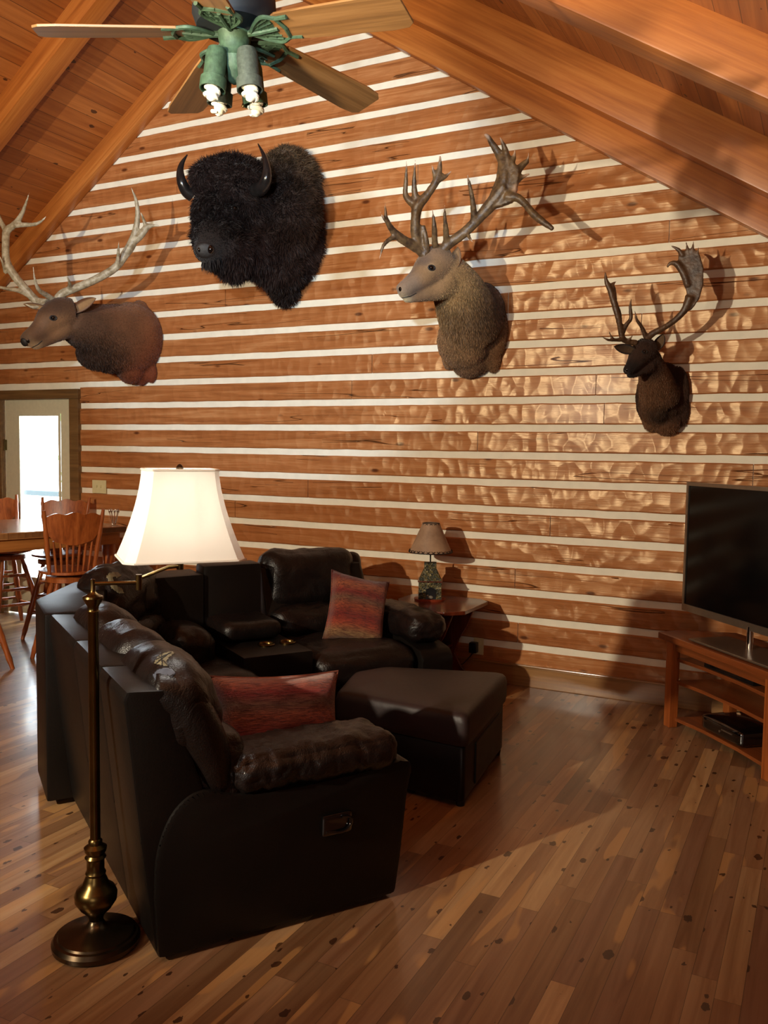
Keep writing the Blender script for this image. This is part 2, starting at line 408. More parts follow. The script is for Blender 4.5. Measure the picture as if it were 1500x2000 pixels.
def log_mat():
    t = NT('hewn_log'); tc = t.n('ShaderNodeTexCoord'); sx = t.n('ShaderNodeSeparateXYZ'); t.l(tc.outputs['Object'], sx.inputs[0])
    row = t.math('FLOOR', t.math('DIVIDE', t.math('SUBTRACT', sx.outputs[2], 1.791), 0.19))
    xs = t.math('FLOOR', t.math('ADD', t.math('DIVIDE', sx.outputs[0], 2.6), t.math('MULTIPLY', row, 0.37)))
    cb = t.n('ShaderNodeCombineXYZ'); t.l(row, cb.inputs[0]); t.l(xs, cb.inputs[1])
    w2 = t.n('ShaderNodeTexWhiteNoise', noise_dimensions='2D'); t.l(row, w2.inputs['Vector']) if False else t.l(cb.outputs[0], w2.inputs['Vector'])
    g = t.noise(t.coord(scale=(1.0, 14, 16)), 1.0, 6, 0.62, 1.0)
    g2 = t.noise(t.coord(scale=(3.0, 10, 90)), 1.0, 3, 0.6)
    f = t.math('ADD', t.math('MULTIPLY', g, 0.7), t.math('MULTIPLY', g2, 0.3))
    c = t.ramp(f, [(0.34, rgb(138, 82, 44)), (0.5, rgb(174, 111, 64)), (0.66, rgb(200, 143, 94))])
    c = t.mix(t.math('MULTIPLY', w2.outputs[0], 0.4), c, rgb(158, 92, 48))
    # knots
    vo = t.n('ShaderNodeTexVoronoi'); vo.inputs['Scale'].default_value = 1.0; t.l(t.coord(scale=(3.0, 3, 7.5)), vo.inputs['Vector'])
    c = t.mix(t.ramp(vo.outputs['Distance'], [(0.06, (0.9, 0.9, 0.9, 1)), (0.13, (0, 0, 0, 1))]), c, rgb(78, 34, 16))
    # drying checks: long thin dark cracks on some logs
    cr = t.noise(t.coord(scale=(0.5, 3, 13)), 1.0, 2, 0.5, 0.3)
    cm = t.ramp(t.math('ABSOLUTE', t.math('SUBTRACT', cr, 0.5)), [(0.0, (1, 1, 1, 1)), (0.006, (0, 0, 0, 1))])
    sel = t.math('GREATER_THAN', t.noise(t.coord(scale=(0.8, 1, 5.26)), 1.0, 1), 0.56)
    cm = t.math('MULTIPLY', cm, sel)
    c = t.mix(t.math('MULTIPLY', cm, 0.8), c, rgb(50, 24, 12))
    # hand-hewn scallops: smooth cell facets
    v2 = t.n('ShaderNodeTexVoronoi'); v2.feature = 'SMOOTH_F1'; v2.inputs['Scale'].default_value = 1.0; v2.inputs['Smoothness'].default_value = 0.25
    dn = t.noise(t.coord(scale=(5, 5, 5)), 1, 2)
    mv = t.n('ShaderNodeVectorMath', operation='ADD'); t.l(t.coord(scale=(12, 3, 9)), mv.inputs[0])
    cbb = t.n('ShaderNodeCombineXYZ'); t.l(t.math('MULTIPLY', dn, 0.9), cbb.inputs[0]); t.l(t.math('MULTIPLY', dn, 0.5), cbb.inputs[2]); t.l(cbb.outputs[0], mv.inputs[1])
    t.l(mv.outputs[0], v2.inputs['Vector'])
    h = t.math('ADD', t.math('MULTIPLY', v2.outputs['Distance'], t.math('ADD', 0.5, t.noise(t.coord(scale=(1.2, 1, 4)), 1.0, 2))), t.math('MULTIPLY', f, 0.25))
    h = t.math('SUBTRACT', h, t.math('MULTIPLY', cm, 1.5))
    t.b.inputs['Specular Tint'].default_value = (1.0, 0.80, 0.52, 1); t.b.inputs['Coat Tint'].default_value = (1.0, 0.9, 0.75, 1)
    t.set(color=c, rough=0.33, coat=0.10, coatr=0.22, normal=t.bump(h, 0.7, 0.016), spec=0.85)
    return t.m
M['log'] = log_mat()
M['chink'] = plain('chinking', rgb(240, 234, 214), 0.8, 0, 0.05, 12, 0.2)
M['wallplain'] = plain('side_wall', rgb(150, 104, 66), 0.6, 0, 0.08, 4)

def fur_mat(name, rough=0.75, bumpk=0.35, sc=(60, 60, 60)):
    t = NT(name); a = t.n('ShaderNodeAttribute'); a.attribute_name = 'col'
    n = t.noise(t.coord(scale=sc), 1.0, 4, 0.7); n2 = t.noise(t.coord(), 7, 3)
    c = t.mix(t.math('MULTIPLY', n, 0.75), a.outputs['Color'], t.mix(1.0, a.outputs['Color'], (0.35, 0.32, 0.3, 1), 'MULTIPLY'))
    c = t.mix(t.math('MULTIPLY', n2, 0.3), c, t.mix(1.0, a.outputs['Color'], (1.35, 1.3, 1.25, 1), 'MULTIPLY'))
    t.set(color=c, rough=rough, sheen=0.15, spec=0.25, normal=t.bump(n, bumpk, 0.01))
    return t.m
M['fur'] = fur_mat('short_fur'); M['furlong'] = fur_mat('shaggy_fur', 0.8, 0.8, (35, 35, 35))
def strand_mat():
    t = NT('fur_strands'); a = t.n('ShaderNodeAttribute'); a.attribute_name = 'col'
    t.set(color=a.outputs['Color'], rough=0.6, spec=0.25); return t.m
M['strand'] = strand_mat()
def antler_mat(name, c0, c1, c2, rough=0.45):
    t = NT(name); a = t.n('ShaderNodeAttribute'); a.attribute_name = 'tip'
    n = t.noise(t.coord(), 22, 5, 0.65); n2 = t.noise(t.coord(), 120, 3)
    c = t.ramp(n, [(0.35, c0), (0.65, c1)])
    c = t.mix(a.outputs['Fac'], c, c2)
    t.set(color=c, rough=rough, normal=t.bump(t.math('ADD', n, t.math('MULTIPLY', n2, 0.3)), 0.5, 0.006)); return t.m
M['elk_antler'] = antler_mat('pale_antler', rgb(128, 112, 84), rgb(186, 176, 152), rgb(222, 214, 190))
M['stag_antler'] = antler_mat('brown_antler', rgb(58, 42, 30), rgb(112, 88, 58), rgb(196, 160, 132))
M['fallow_antler'] = antler_mat('dark_antler', rgb(56, 38, 26), rgb(92, 66, 44), rgb(110, 80, 56))

# ================================================================== SETTING
P_ = 0.19; Z0 = 1.791
def ceil_z(x): return min(3.206 - 0.627 * x, 8.133 + 0.696 * x)
XL, XR, YR = -8.6, 1.7, -9.0
# floor: boards run towards the log wall
fl = MB().box(((XL + XR) / 2, YR / 2, -0.05), (XR - XL + 0.4, -YR + 0.4, 0.1)); struct(fl.build('floor', M['floor']))
# log wall with chinking
lg = MB(); ch = MB()
seams = {0: [-0.9 - 0.42], 1: [-3.22, -1.38], 2: [-3.05], -1: [-2.2], -4: [-4.3, -1.66], -2: [-0.4], -5: [-2.6], -6: [-1.9], -7: [-3.3], 3: [-1.1], 4: [-2.0], 5: [-4.4], 6: [-0.95], 7: [-0.72], 8: [-3.6], 9: [-2.7], 10: [-4.9], -8: [-1.87], -3: [-3.6]}
for k in range(-9, 20):
    z0 = Z0 + k * P_ + 0.0245; z1 = z0 + P_ - 0.049
    zc = min(z1, 5.4)
    if z0 > 5.45: break
    if k == -9: z0 = 0.03
    xr = min(XR + 0.1, (3.206 - z0) / 0.627 + 0.05); xl = max(XL - 0.1, (z0 - 8.133) / 0.696 - 0.05)
    spans = [(xl, xr)]
    if z0 < 2.12: spans = [(xl, -7.14), (-6.02, xr)]
    cuts = seams.get(k, [])
    for a, b in spans:
        xs = [a] + [c for c in sorted(cuts) if a < c < b] + [b]
        for i in range(len(xs) - 1):
            x0 = xs[i] + (0.0025 if i else 0); x1 = xs[i + 1] - (0.0025 if i + 2 < len(xs) else 0)
            if x1 - x0 < 0.05: continue
            # face subdivided and gently uneven, edges broken by hand hewing
            n = max(2, int((x1 - x0) / 0.07)); vs = []; fs = []
            for j in range(n + 1):
                x = x0 + (x1 - x0) * j / n
                e0 = 0.0035 * noise.noise(Vector((x * 6, k * 3.1, 0))); e1 = 0.0035 * noise.noise(Vector((x * 6, k * 3.1, 5)))
                y = 0.004 * noise.noise(Vector((x * 3, k * 1.7, 9)))
                vs += [(x, 0.03, z0 + e0), (x, 0.006 + y, z0 + e0), (x, y, z0 + 0.008 + e0), (x, y + 0.002 * noise.noise(Vector((x * 9, k, 3))), (z0 + z1) / 2), (x, y, z1 - 0.008 + e1), (x, 0.006 + y, z1 + e1), (x, 0.03, z1 + e1)]
            for j in range(n):
                for q in range(6): fs.append((j * 7 + q, (j + 1) * 7 + q, (j + 1) * 7 + q + 1, j * 7 + q + 1))
            fs.append(tuple(range(7))); fs.append(tuple(n * 7 + q for q in range(7))[::-1])
            lg.add(vs, fs)
wall = struct(lg.build('wall_back', M['log'], smooth=True, sharp=30))
def gable(x0, x1, z0=0.0, y0=0.012, y1=0.2):
    n = 24; vs = []; fs = []
    for i in range(n + 1):
        x = x0 + (x1 - x0) * i / n; zt = max(z0 + 0.01, ceil_z(x) + 0.03)
        vs += [(x, y0, z0), (x, y0, zt), (x, y1, z0), (x, y1, zt)]
    for i in range(n):
        a = i * 4; b = a + 4
        fs += [(a, b, b + 1, a + 1), (a + 2, a + 3, b + 3, b + 2), (a + 1, b + 1, b + 3, a + 3), (a, a + 2, b + 2, b)]
    fs += [(0, 1, 3, 2), (n * 4, n * 4 + 2, n * 4 + 3, n * 4 + 1)]
    ch.add(vs, fs)
gable(XL, -7.14); gable(-7.14, -6.02, 2.12); gable(-6.02, XR)
chink = ch.build('chinking', M['chink'], wall, label='pale cream mortar chinking between the logs')
# other walls (behind and beside the camera)
def wall_box(name, c, s, mat='wallplain'): return struct(MB().box(c, s).build(name, M[mat]))
wall_box('wall_left', (XL - 0.1, YR / 2, 1.15), (0.2, -YR, 2.3))
wall_box('wall_right', (XR + 0.1, YR / 2, 1.15), (0.2, -YR, 2.3))
rb = MB(); n = 24; vs = []; fs = []
for i in range(n + 1):
    x = XL + (XR - XL) * i / n; zt = ceil_z(x)
    vs += [(x, YR, 0), (x, YR, zt), (x, YR - 0.15, 0), (x, YR - 0.15, zt)]
for i in range(n):
    a = i * 4; b = a + 4; fs += [(a, b, b + 1, a + 1), (a + 2, a + 3, b + 3, b + 2), (a + 1, b + 1, b + 3, a + 3), (a, a + 2, b + 2, b)]
rb.add(vs, fs); struct(rb.build('wall_rear', M['wallplain']))

# ceiling slopes: local X down the slope, local Y along the ridge
XRID = -3.724; ZRID = ceil_z(XRID)
def slope(name, ang, length, flip):
    mb = MB().box((length / 2, (YR) / 2, 0.04), (length, -YR + 0.3, 0.08))
    o = mb.build(name, M['ceil']); o.location = (XRID, 0, ZRID)
    o.rotation_euler = (0, ang, 0) if not flip else (0, math.pi - ang, 0)
    if flip:
        o.scale = (1, 1, 1)
    return struct(o)
AR = math.atan(0.627); AL = math.atan(0.696)
slope('ceiling', AR, 6.6, False)
mbL = MB().box((-3.05, YR / 2, 0.04), (6.1, -YR + 0.3, 0.08)); oL = mbL.build('ceiling', M['ceil']); oL.location = (XRID, 0, ZRID); oL.rotation_euler = (0, -AL, 0); struct(oL)

def rafter(name, side, y0, y1, e_lo, e_hi, label=None, bev=0.012):
    """timber following the slope; e = height above the line where the slope's lowest trim meets the wall"""
    if side > 0: ang = AR; zr = lambda x: 2.686 - 0.627 * x; x0, x1 = XRID, 1.75
    else: ang = -AL; zr = lambda x: 7.943 + 0.696 * x; x0, x1 = -8.7, XRID
    ca = math.cos(ang); L = (x1 - x0) / ca; h = (e_hi - e_lo) * ca
    mb = MB().box((L / 2, 0, h / 2), (L, abs(y1 - y0), h), bev=bev)
    o = mb.build(name, M['beam'], smooth=True, sharp=50)
    o.location = (x0, (y0 + y1) / 2, zr(x0) + e_lo); o.rotation_euler = (0, ang, 0)
    return struct(o)
rafter('trim_1', 1, 0.0, -0.09, 0.0, 0.22, bev=0.006)
rafter('beam', 1, -0.0, -0.22, 0.21, 0.54)
rafter('beam', 1, -1.45, -1.67, 0.26, 0.54)
rafter('beam', 1, -3.4, -3.62, 0.26, 0.54)
rafter('beam', -1, 0.0, -0.11, 0.0, 0.20)
rafter('beam', -1, -0.98, -1.14, -0.02, 0.20)
rafter('beam', -1, -2.7, -2.88, -0.02, 0.20)
rafter('beam', -1, -4.4, -4.58, -0.02, 0.20)
rafter('beam', 1, -5.3, -5.52, 0.26, 0.54)
for o in [q for q in S.objects if q.name.startswith('beam')]: pass
# baseboard
struct(MB().box(((-6.02 + XR) / 2, -0.012, 0.069), (XR + 6.02, 0.024, 0.138), bev=0.004).build('baseboard_back', M['baseboard']))
struct(MB().box(((-6.02 + XR) / 2, -0.016, 0.143), (XR + 6.02, 0.034, 0.014), bev=0.004).build('trim_2', M['baseboard']))

# ---------------------------------------------------------------- door
dr = MB()
DX0, DX1, DZ = -7.02, -6.13, 2.05
gx0, gx1, gz0, gz1 = -6.84, -6.29, 0.35, 1.915
for (a, b, c, d) in ((DX0, gx0, 0.01, DZ), (gx1, DX1, 0.01, DZ), (gx0, gx1, gz1, DZ), (gx0, gx1, 0.01, gz0)):
    dr.box(((a + b) / 2, 0.045, (c + d) / 2), (b - a, 0.045, d - c))
door = struct(dr.build('door_1', M['white']))
gm = NT('clear_glass'); gm.set(color=(1, 1, 1, 1), rough=0.02)
tr = gm.n('ShaderNodeBsdfTransparent'); gl = gm.n('ShaderNodeBsdfGlossy'); gl.inputs['Roughness'].default_value = 0.02
mx = gm.n('ShaderNodeMixShader'); mx.inputs[0].default_value = 0.05; gm.l(tr.outputs[0], mx.inputs[1]); gm.l(gl.outputs[0], mx.inputs[2]); gm.l(mx.outputs[0], gm.t.nodes['Material Output'].inputs[0])
M['glass'] = gm.m
MB().box(((gx0 + gx1) / 2, 0.045, (gz0 + gz1) / 2), (gx1 - gx0 - 0.01, 0.006, gz1 - gz0 - 0.01)).build('glass_pane', M['glass'], door)
mo = MB()
for (a, b, c, d) in ((gx0, gx0 + 0.022, gz0, gz1), (gx1 - 0.022, gx1, gz0, gz1), (gx0 + 0.022, gx1 - 0.022, gz1 - 0.022, gz1), (gx0 + 0.022, gx1 - 0.022, gz0, gz0 + 0.022)):
    mo.box(((a + b) / 2, 0.016, (c + d) / 2), (b - a, 0.014, d - c), bev=0.003)
mo.build('glazing_bead', M['white'], door)
for z in (1.62, 0.25):
    h = MB().box((DX0 + 0.006, 0.014, z), (0.022, 0.012, 0.1)); h.tube([(DX0 + 0.002, 0.006, z - 0.055), (DX0 + 0.002, 0.006, z + 0.055)], 0.007, 8); h.build('hinge', M['hinge'], door)
MB().ell((DX1 - 0.06, -0.02, 0.98), (0.028, 0.028, 0.028)).build('door_knob', M['hinge'], door, smooth=True)
fr_ = MB()
fr_.box((DX1 + 0.055, 0.0, 1.06), (0.11, 0.06, 2.12), bev=0.004); fr_.box((DX0 - 0.06, 0.0, 1.06), (0.11, 0.06, 2.12), bev=0.004); fr_.box((-6.575, -0.004, 2.09), (1.13, 0.07, 0.085), bev=0.004)
struct(fr_.build('trim_3', M['trim']))
# outside the door: deck, rail and greenery
struct(MB().box((-7.5, 2.2, -0.06), (6, 4, 0.1)).build('deck', plain('deck_boards', rgb(150, 140, 120), 0.7)))
rail = MB().box((-8.75, 2.6, 0.97), (3.9, 0.10, 0.07), bev=0.01)
for x in (-10.6, -6.85): rail.box((x, 2.6, 0.48), (0.06, 0.06, 0.92))
tag(rail.build('deck_railing', M['teal']), 'dark teal railing outside the glass door', 'railing')
bush = MB()
for i in range(700):
    a = Vector((random.gauss(-10.6, 0.9), random.gauss(6.0, 0.5), random.uniform(0.0, 2.3))); q = Vector((random.uniform(-1, 1), random.uniform(-1, 1), random.uniform(-1, 1))).normalized(); r = q.orthogonal().normalized()
    bush.add([a, a + q * 0.09 + r * 0.035, a + q * 0.18, a + q * 0.09 - r * 0.035], [(0, 1, 2, 3)])
tag(bush.build('shrub', plain('leaf', rgb(120, 160, 90), 0.6)), 'pale green leafy shrub in bright daylight beyond the door', 'shrub')

# wall plates
sw = thing('light_switch', 'almond double light switch plate on the log wall beside the door', 'light switch', (-5.79, 0, 1.26))
MB().box((0, -0.006, 0), (0.165, 0.008, 0.118), bev=0.003).build('switch_plate', M['plate'], sw)
for x in (-0.024, 0.024): MB().box((x, -0.016, 0.002), (0.01, 0.014, 0.022), bev=0.002).build('toggle', M['plate'], sw)
ol = thing('power_outlet', 'almond outlet plate with black adapter plugged in, low on log wall', 'outlet', (-2.155, 0, 0.24))
MB().box((0, -0.006, 0), (0.075, 0.008, 0.12), bev=0.003).build('outlet_plate', M['plate'], ol)
MB().box((0, -0.012, 0.03), (0.03, 0.006, 0.03), bev=0.003).build('socket', M['plate'], ol)
pl = MB().box((-2.18, -0.04, 0.235), (0.055, 0.058, 0.075), bev=0.008); pl.tube(smooth_path([(-2.18, -0.05, 0.2), (-2.24, -0.09, 0.12), (-2.32, -0.1, 0.1), (-2.36, -0.16, 0.2)]), 0.004, 6)
tag(pl.build('plug_adapter', M['black'], smooth=True), 'black plug adapter and cord in the low wall outlet', 'plug')

# ================================================================== CEILING FAN
FC = Vector((-1.828, -3.323, 2.975))
fan = thing('ceiling_fan', 'five blade ceiling fan, oak blades, green verdigris brackets and four lights', 'ceiling fan', FC)
cz = ceil_z(FC.x) - FC.z
MB().tube([(0, 0, 0.2), (0, 0, cz)], 0.014, 12).build('down_rod', M['motor'], fan, smooth=True)
MB().lathe([(0.02, cz - 0.12), (0.06, cz - 0.1), (0.08, cz - 0.02), (0.08, cz + 0.03)], 24).build('canopy', M['motor'], fan, smooth=True)
MB().lathe([(0.03, 0.22), (0.09, 0.2), (0.135, 0.15), (0.14, 0.09), (0.125, 0.05), (0.07, 0.035), (0.05, 0.03)], 32).build('motor_housing', M['motor'], fan, smooth=True)
MB().lathe([(0.05, 0.045), (0.058, 0.03), (0.05, 0.0), (0.046, -0.04), (0.052, -0.05), (0.046, -0.085), (0.03, -0.1), (0.02, -0.12), (0.006, -0.13)], 28).build('light_kit_body', M['verdigris'], fan, smooth=True)
for k in range(5):
    an = R_(1 + 72 * k); T = Matrix.Rotation(an, 4, 'Z')
    pitch = Matrix.Translation((0.16, 0, 0.025)) @ Matrix.Rotation(R_(5), 4, 'Y') @ Matrix.Rotation(R_(-12), 4, 'X')
    # bracket: lattice fan casting
    br = MB(); T0 = T; T = T @ Matrix.Rotation(R_(-9), 4, 'X')
    br.tube([(0.04, 0, 0.028), (0.10, 0, 0.02), (0.17, 0, 0.02)], [0.012, 0.009, 0.008], 8, T)
    for s in (-1, 1):
        br.tube(smooth_path([(0.07, s * 0.008, 0.024), (0.11, s * 0.045, 0.022), (0.15, s * 0.066, 0.02), (0.19, s * 0.05, 0.018), (0.235, s * 0.052, 0.012)]), 0.0075, 6, T)
        br.tube([(0.08, s * 0.012, 0.024), (0.165, s * 0.034, 0.02)], 0.0045, 6, T)
        br.tube([(0.10, s * 0.03, 0.022), (0.16, s * 0.052, 0.02)], 0.004, 6, T)
        br.tube([(0.19, s * 0.05, 0.018), (0.2, 0, 0.016)], 0.008, 6, T)
    for rr in (0.11, 0.14): br.tube([(rr, y * 0.01 * (rr / 0.11), 0.022) for y in (-4, -2, 0, 2, 4)], 0.004, 6, T)
    br.prism([(0.07, -0.012), (0.12, -0.05), (0.165, -0.066), (0.165, 0.066), (0.12, 0.05), (0.07, 0.012)], 0.021, 0.0235, T)
    br.build('blade_bracket', M['verdigris'], fan, smooth=True); T = T0
    # blade in its own local frame so the grain follows it
    b = bmesh.new(); out = [(0.0, 0.045), (0.03, 0.062), (0.1, 0.067), (0.40, 0.078), (0.455, 0.072), (0.475, 0.055)]
    poly = out + [(x, -y) for x, y in out[::-1]]; b.free()
    bl = MB().prism(poly, -0.004, 0.004, bev=0.0015).build('fan_blade', M['blade'], fan)
    bl.matrix_local = T @ pitch
for i, an in enumerate((72, 162, 252, 342)):
    a = R_(an); T = Matrix.Rotation(a, 4, 'Z') @ Matrix.Translation((0.07, 0, -0.05)) @ Matrix.Rotation(R_(-8), 4, 'Y') @ Matrix.Diagonal((1.1, 1.1, 1.0, 1))
    cn = MB().lathe([(0.008, 0.02), (0.028, 0.01), (0.032, -0.01), (0.032, -0.085), (0.039, -0.088), (0.039, -0.125), (0.036, -0.125), (0.036, -0.09), (0.02, -0.085)], 24, T)
    cn.tube([(0.02, 0, -0.02), (0.05, 0, -0.045), (0.062, 0, -0.05)], 0.01, 8, Matrix.Rotation(a, 4, 'Z'))
    c_ = cn.build('lamp_socket', M['greydark'] if i % 2 else M['verdigris'], fan, smooth=True)
    bb = MB(); pts = [(0.019 * math.cos(t * 0.55), 0.019 * math.sin(t * 0.55), -0.095 - 0.0022 * t) for t in range(28)]
    bb.tube(pts, [0.0075] * 26 + [0.006, 0.003], 8, T); bb.lathe([(0.018, -0.085), (0.02, -0.1), (0.014, -0.155), (0.004, -0.162)], 14, T)
    bb.build('spiral_bulb', M['bulb'], c_, smooth=True)
pc = MB().tube([(0.02, 0.02, -0.11), (0.021, 0.02, -0.19)], 0.0012, 5); pc.ell((0.021, 0.02, -0.195), (0.004, 0.004, 0.008)); pc.build('pull_chain', M['brass'], fan)

# ================================================================== SECTIONAL SOFA (local x along the far row, local y away from its seats)
UA = math.atan2(0.8383, 0.5452)
SO = Vector((-3.05, -1.42, 0))
sofa = thing('sectional_sofa', 'dark leather L-shaped reclining sectional sofa with cup holder console', 'sofa', SO, UA)
L_, LP = M['leather'], M['leatherp']
def XZ(poly, y0, y1, bev=0.01):
    """poly in (x, z) extruded along y"""
    T = Matrix(((1, 0, 0, 0), (0, 0, -1, 0), (0, 1, 0, 0), (0, 0, 0, 1)))
    return MB().prism(poly, -y1, -y0, T, bev)
YN = -2.295
for (a, b) in ((0.0, 0.355), (0.36, 0.80), (0.805, 1.385)):
    XZ([(-1.27, 0.03), (-1.315, 0.4), (-1.365, 0.855), (-1.355, 0.885), (-1.22, 0.875), (-1.10, 0.5), (-1.0, 0.1), (-1.0, 0.03)], YN + a, YN + b, 0.014).build('back_panel', LP, sofa, smooth=True)
# near arm
arm = [(-1.265, 0.015), (-1.275, 0.2), (-1.27, 0.34), (-1.235, 0.45), (-1.18, 0.515), (-1.11, 0.535), (-1.0, 0.50), (-0.8, 0.49), (-0.55, 0.495), (-0.345, 0.505), (-0.35, 0.38), (-0.375, 0.15), (-0.395, 0.015)]
arm = [arm[0]] + [(q[0], q[1]) for q in smooth_path([Vector((a, b, 0)) for a, b in arm[1:-1]], 4)] + [arm[-1]]
XZ(arm, YN - 0.015, YN + 0.235, 0.02).build('arm_panel', LP, sofa, smooth=True)
# welt along the arm's back curve
def pad(c, size, **kw):
    return MB().rbox(c, size, kw.pop('r', 0.07), kw.pop('n', 22), **kw)
q = pad((-0.70, YN + 0.115, 0.545), (0.64, 0.28, 0.135), r=0.062, n=56, bulge=(0.01, 0.01, 0.016), wr=0.008, ws=12, seed=3, cre=0.007)
q.build('armrest_pad', L_, sofa, smooth=True, sharp=0)
hd = MB().rbox((-0.645, YN - 0.022, 0.335), (0.115, 0.02, 0.075), 0.009, 8); hd.tube(smooth_path([(-0.69, YN - 0.032, 0.315), (-0.63, YN - 0.04, 0.31), (-0.598, YN - 0.04, 0.33), (-0.6, YN - 0.04, 0.355), (-0.63, YN - 0.036, 0.362)]), 0.005, 8)
hd.build('recliner_handle', M['gloss'], sofa, smooth=True)
# near seats and back cushions
for i, (a, b) in enumerate(((0.24, 0.82), (0.825, 1.40))):
    yc = YN + (a + b) / 2
    pad((-0.72, yc, 0.36), (0.64, b - a, 0.22), bulge=(0.02, 0, 0.02), wr=0.012, ws=7, seed=i).build('seat_cushion', L_, sofa, smooth=True, sharp=0)
    XZ([(-1.0, 0.05), (-1.0, 0.27), (-0.44, 0.27), (-0.42, 0.05)], YN + a, YN + b, 0.01).build('footrest_panel', LP, sofa, smooth=True)
TB = Matrix.Rotation(R_(-14), 4, 'Y')
def back_cushion(yc, wd, seed, xo=-0.965, zt=0.0, top=0.95):
    mb = MB()
    T = Matrix.Translation((xo, yc, 0.0)) @ TB
    mb.rbox((0.0, 0, top - 0.15), (0.24, wd, 0.32), 0.11, 24, (0.02, 0.01, 0.015), 0.012, 6, T, seed)
    mb.rbox((0.045, 0, top - 0.40), (0.24, wd * 0.97, 0.30), 0.10, 16, (0.02, 0, 0.0), 0.014, 10, T, seed + 4)
    return mb
bc = back_cushion(YN + 0.25, 0.50, 1).build('back_cushion', L_, sofa, smooth=True, sharp=0)
back_cushion(YN + 0.72, 0.46, 2).build('back_cushion', L_, sofa, smooth=True, sharp=0)
back_cushion(YN + 1.16, 0.44, 5).build('back_cushion', L_, sofa, smooth=True, sharp=0)
# outer wing bolster at the near end
wg = MB().tube(smooth_path([(-1.26, YN + 0.07, 0.85, 0.06), (-1.18, YN + 0.06, 0.82, 0.085), (-1.12, YN + 0.05, 0.72, 0.085), (-1.075, YN + 0.05, 0.62, 0.075), (-1.05, YN + 0.06, 0.50, 0.06)], 5) and [Vector(v[:3]) for v in smooth_path([(-1.26, YN + 0.07, 0.85, 0.06), (-1.18, YN + 0.06, 0.82, 0.085), (-1.12, YN + 0.05, 0.72, 0.085), (-1.075, YN + 0.05, 0.62, 0.075), (-1.05, YN + 0.06, 0.50, 0.06)], 5)], [0.05 + 0.03 * math.sin(math.pi * min(1, (i + 4) / 24)) for i in range(21)], 16)
wg.build('back_wing', L_, sofa, smooth=True, sharp=0)
# worn patches on the near cushion: peeled tan leather, grey tape and dark repair stitches lying on the cushion
def inpoly(x, y, P):
    c = False
    for i in range(len(P)):
        (x1, y1), (x2, y2) = P[i], P[i - 1]
        if (y1 > y) != (y2 > y) and x < (x2 - x1) * (y - y1) / (y2 - y1) + x1: c = not c
    return c
def wear(target, poly, name, mat, lift=0.002, label=None, step=1.6):
    W = sofa_mat; Wi = W.inverted(); me = target.data
    bv = BVHTree.FromPolygons([W @ v.co for v in me.vertices], [tuple(p.vertices) for p in me.polygons])
    x0, x1 = min(p[0] for p in poly), max(p[0] for p in poly); y0, y1 = min(p[1] for p in poly), max(p[1] for p in poly)
    nx, ny = int((x1 - x0) / step) + 2, int((y1 - y0) / step) + 2; g = {}; vs = []; fs = []
    for i in range(nx):
        for j in range(ny):
            px, py = x0 + i * step, y0 + j * step
            if not inpoly(px + 1.5 * noise.noise(Vector((px * .2, py * .2, 0))), py, poly): continue
            d = (RX * ((px - 750) / FPX) - RY * ((py - 1000) / FPX) + RF).normalized(); p, n, k, t = bv.ray_cast(CAM, d)
            if p is None: continue
            g[(i, j)] = len(vs); vs.append(Wi @ (p + n * lift))
    for (i, j) in g:
        q = [(i, j), (i + 1, j), (i + 1, j + 1), (i, j + 1)]
        if all(a in g for a in q): fs.append(tuple(g[a] for a in q))
    if fs:
        o = MB().add(vs, fs).build(name, mat, target, smooth=True, sharp=0, label=label)
        md = o.modifiers.new('thickness', 'SOLIDIFY'); md.thickness = 0.003; md.offset = -1
        return o
sofa_mat = Matrix.Translation(SO) @ Matrix.Rotation(UA, 4, 'Z')
wear(bc, [(300, 1296), (306, 1284), (316, 1277), (324, 1274), (336, 1272), (344, 1276), (332, 1284), (326, 1292), (330, 1301), (318, 1301)], 'worn_patch', M['foam'], 0.002, 'peeled tan patch on the near cushion')
wear(bc, [(298, 1318), (308, 1308), (322, 1304), (338, 1307), (345, 1316), (334, 1326), (318, 1333), (303, 1330)], 'repair_tape', M['tape'], 0.0025, 'grey repair tape on the near cushion')
wear(bc, [(304, 1334), (318, 1334), (330, 1327), (336, 1338), (326, 1352), (314, 1366), (306, 1358), (312, 1346)], 'worn_patch', M['foam'], 0.002, 'torn tan edge below the tape')
for k, (a, b) in enumerate((((309, 1281), (330, 1303)), ((304, 1290), (334, 1276)), ((316, 1276), (317, 1300)), ((306, 1297), (326, 1281)), ((326, 1318), (336, 1330)), ((322, 1328), (338, 1318)))):
    dx, dy = b[0] - a[0], b[1] - a[1]; L = math.hypot(dx, dy); nx_, ny_ = -dy / L * 0.9, dx / L * 0.9
    wear(bc, [(a[0] + nx_, a[1] + ny_), (b[0] + nx_, b[1] + ny_), (b[0] - nx_, b[1] - ny_), (a[0] - nx_, a[1] - ny_)], 'repair_stitch', M['stitch'], 0.004, None, 0.6)

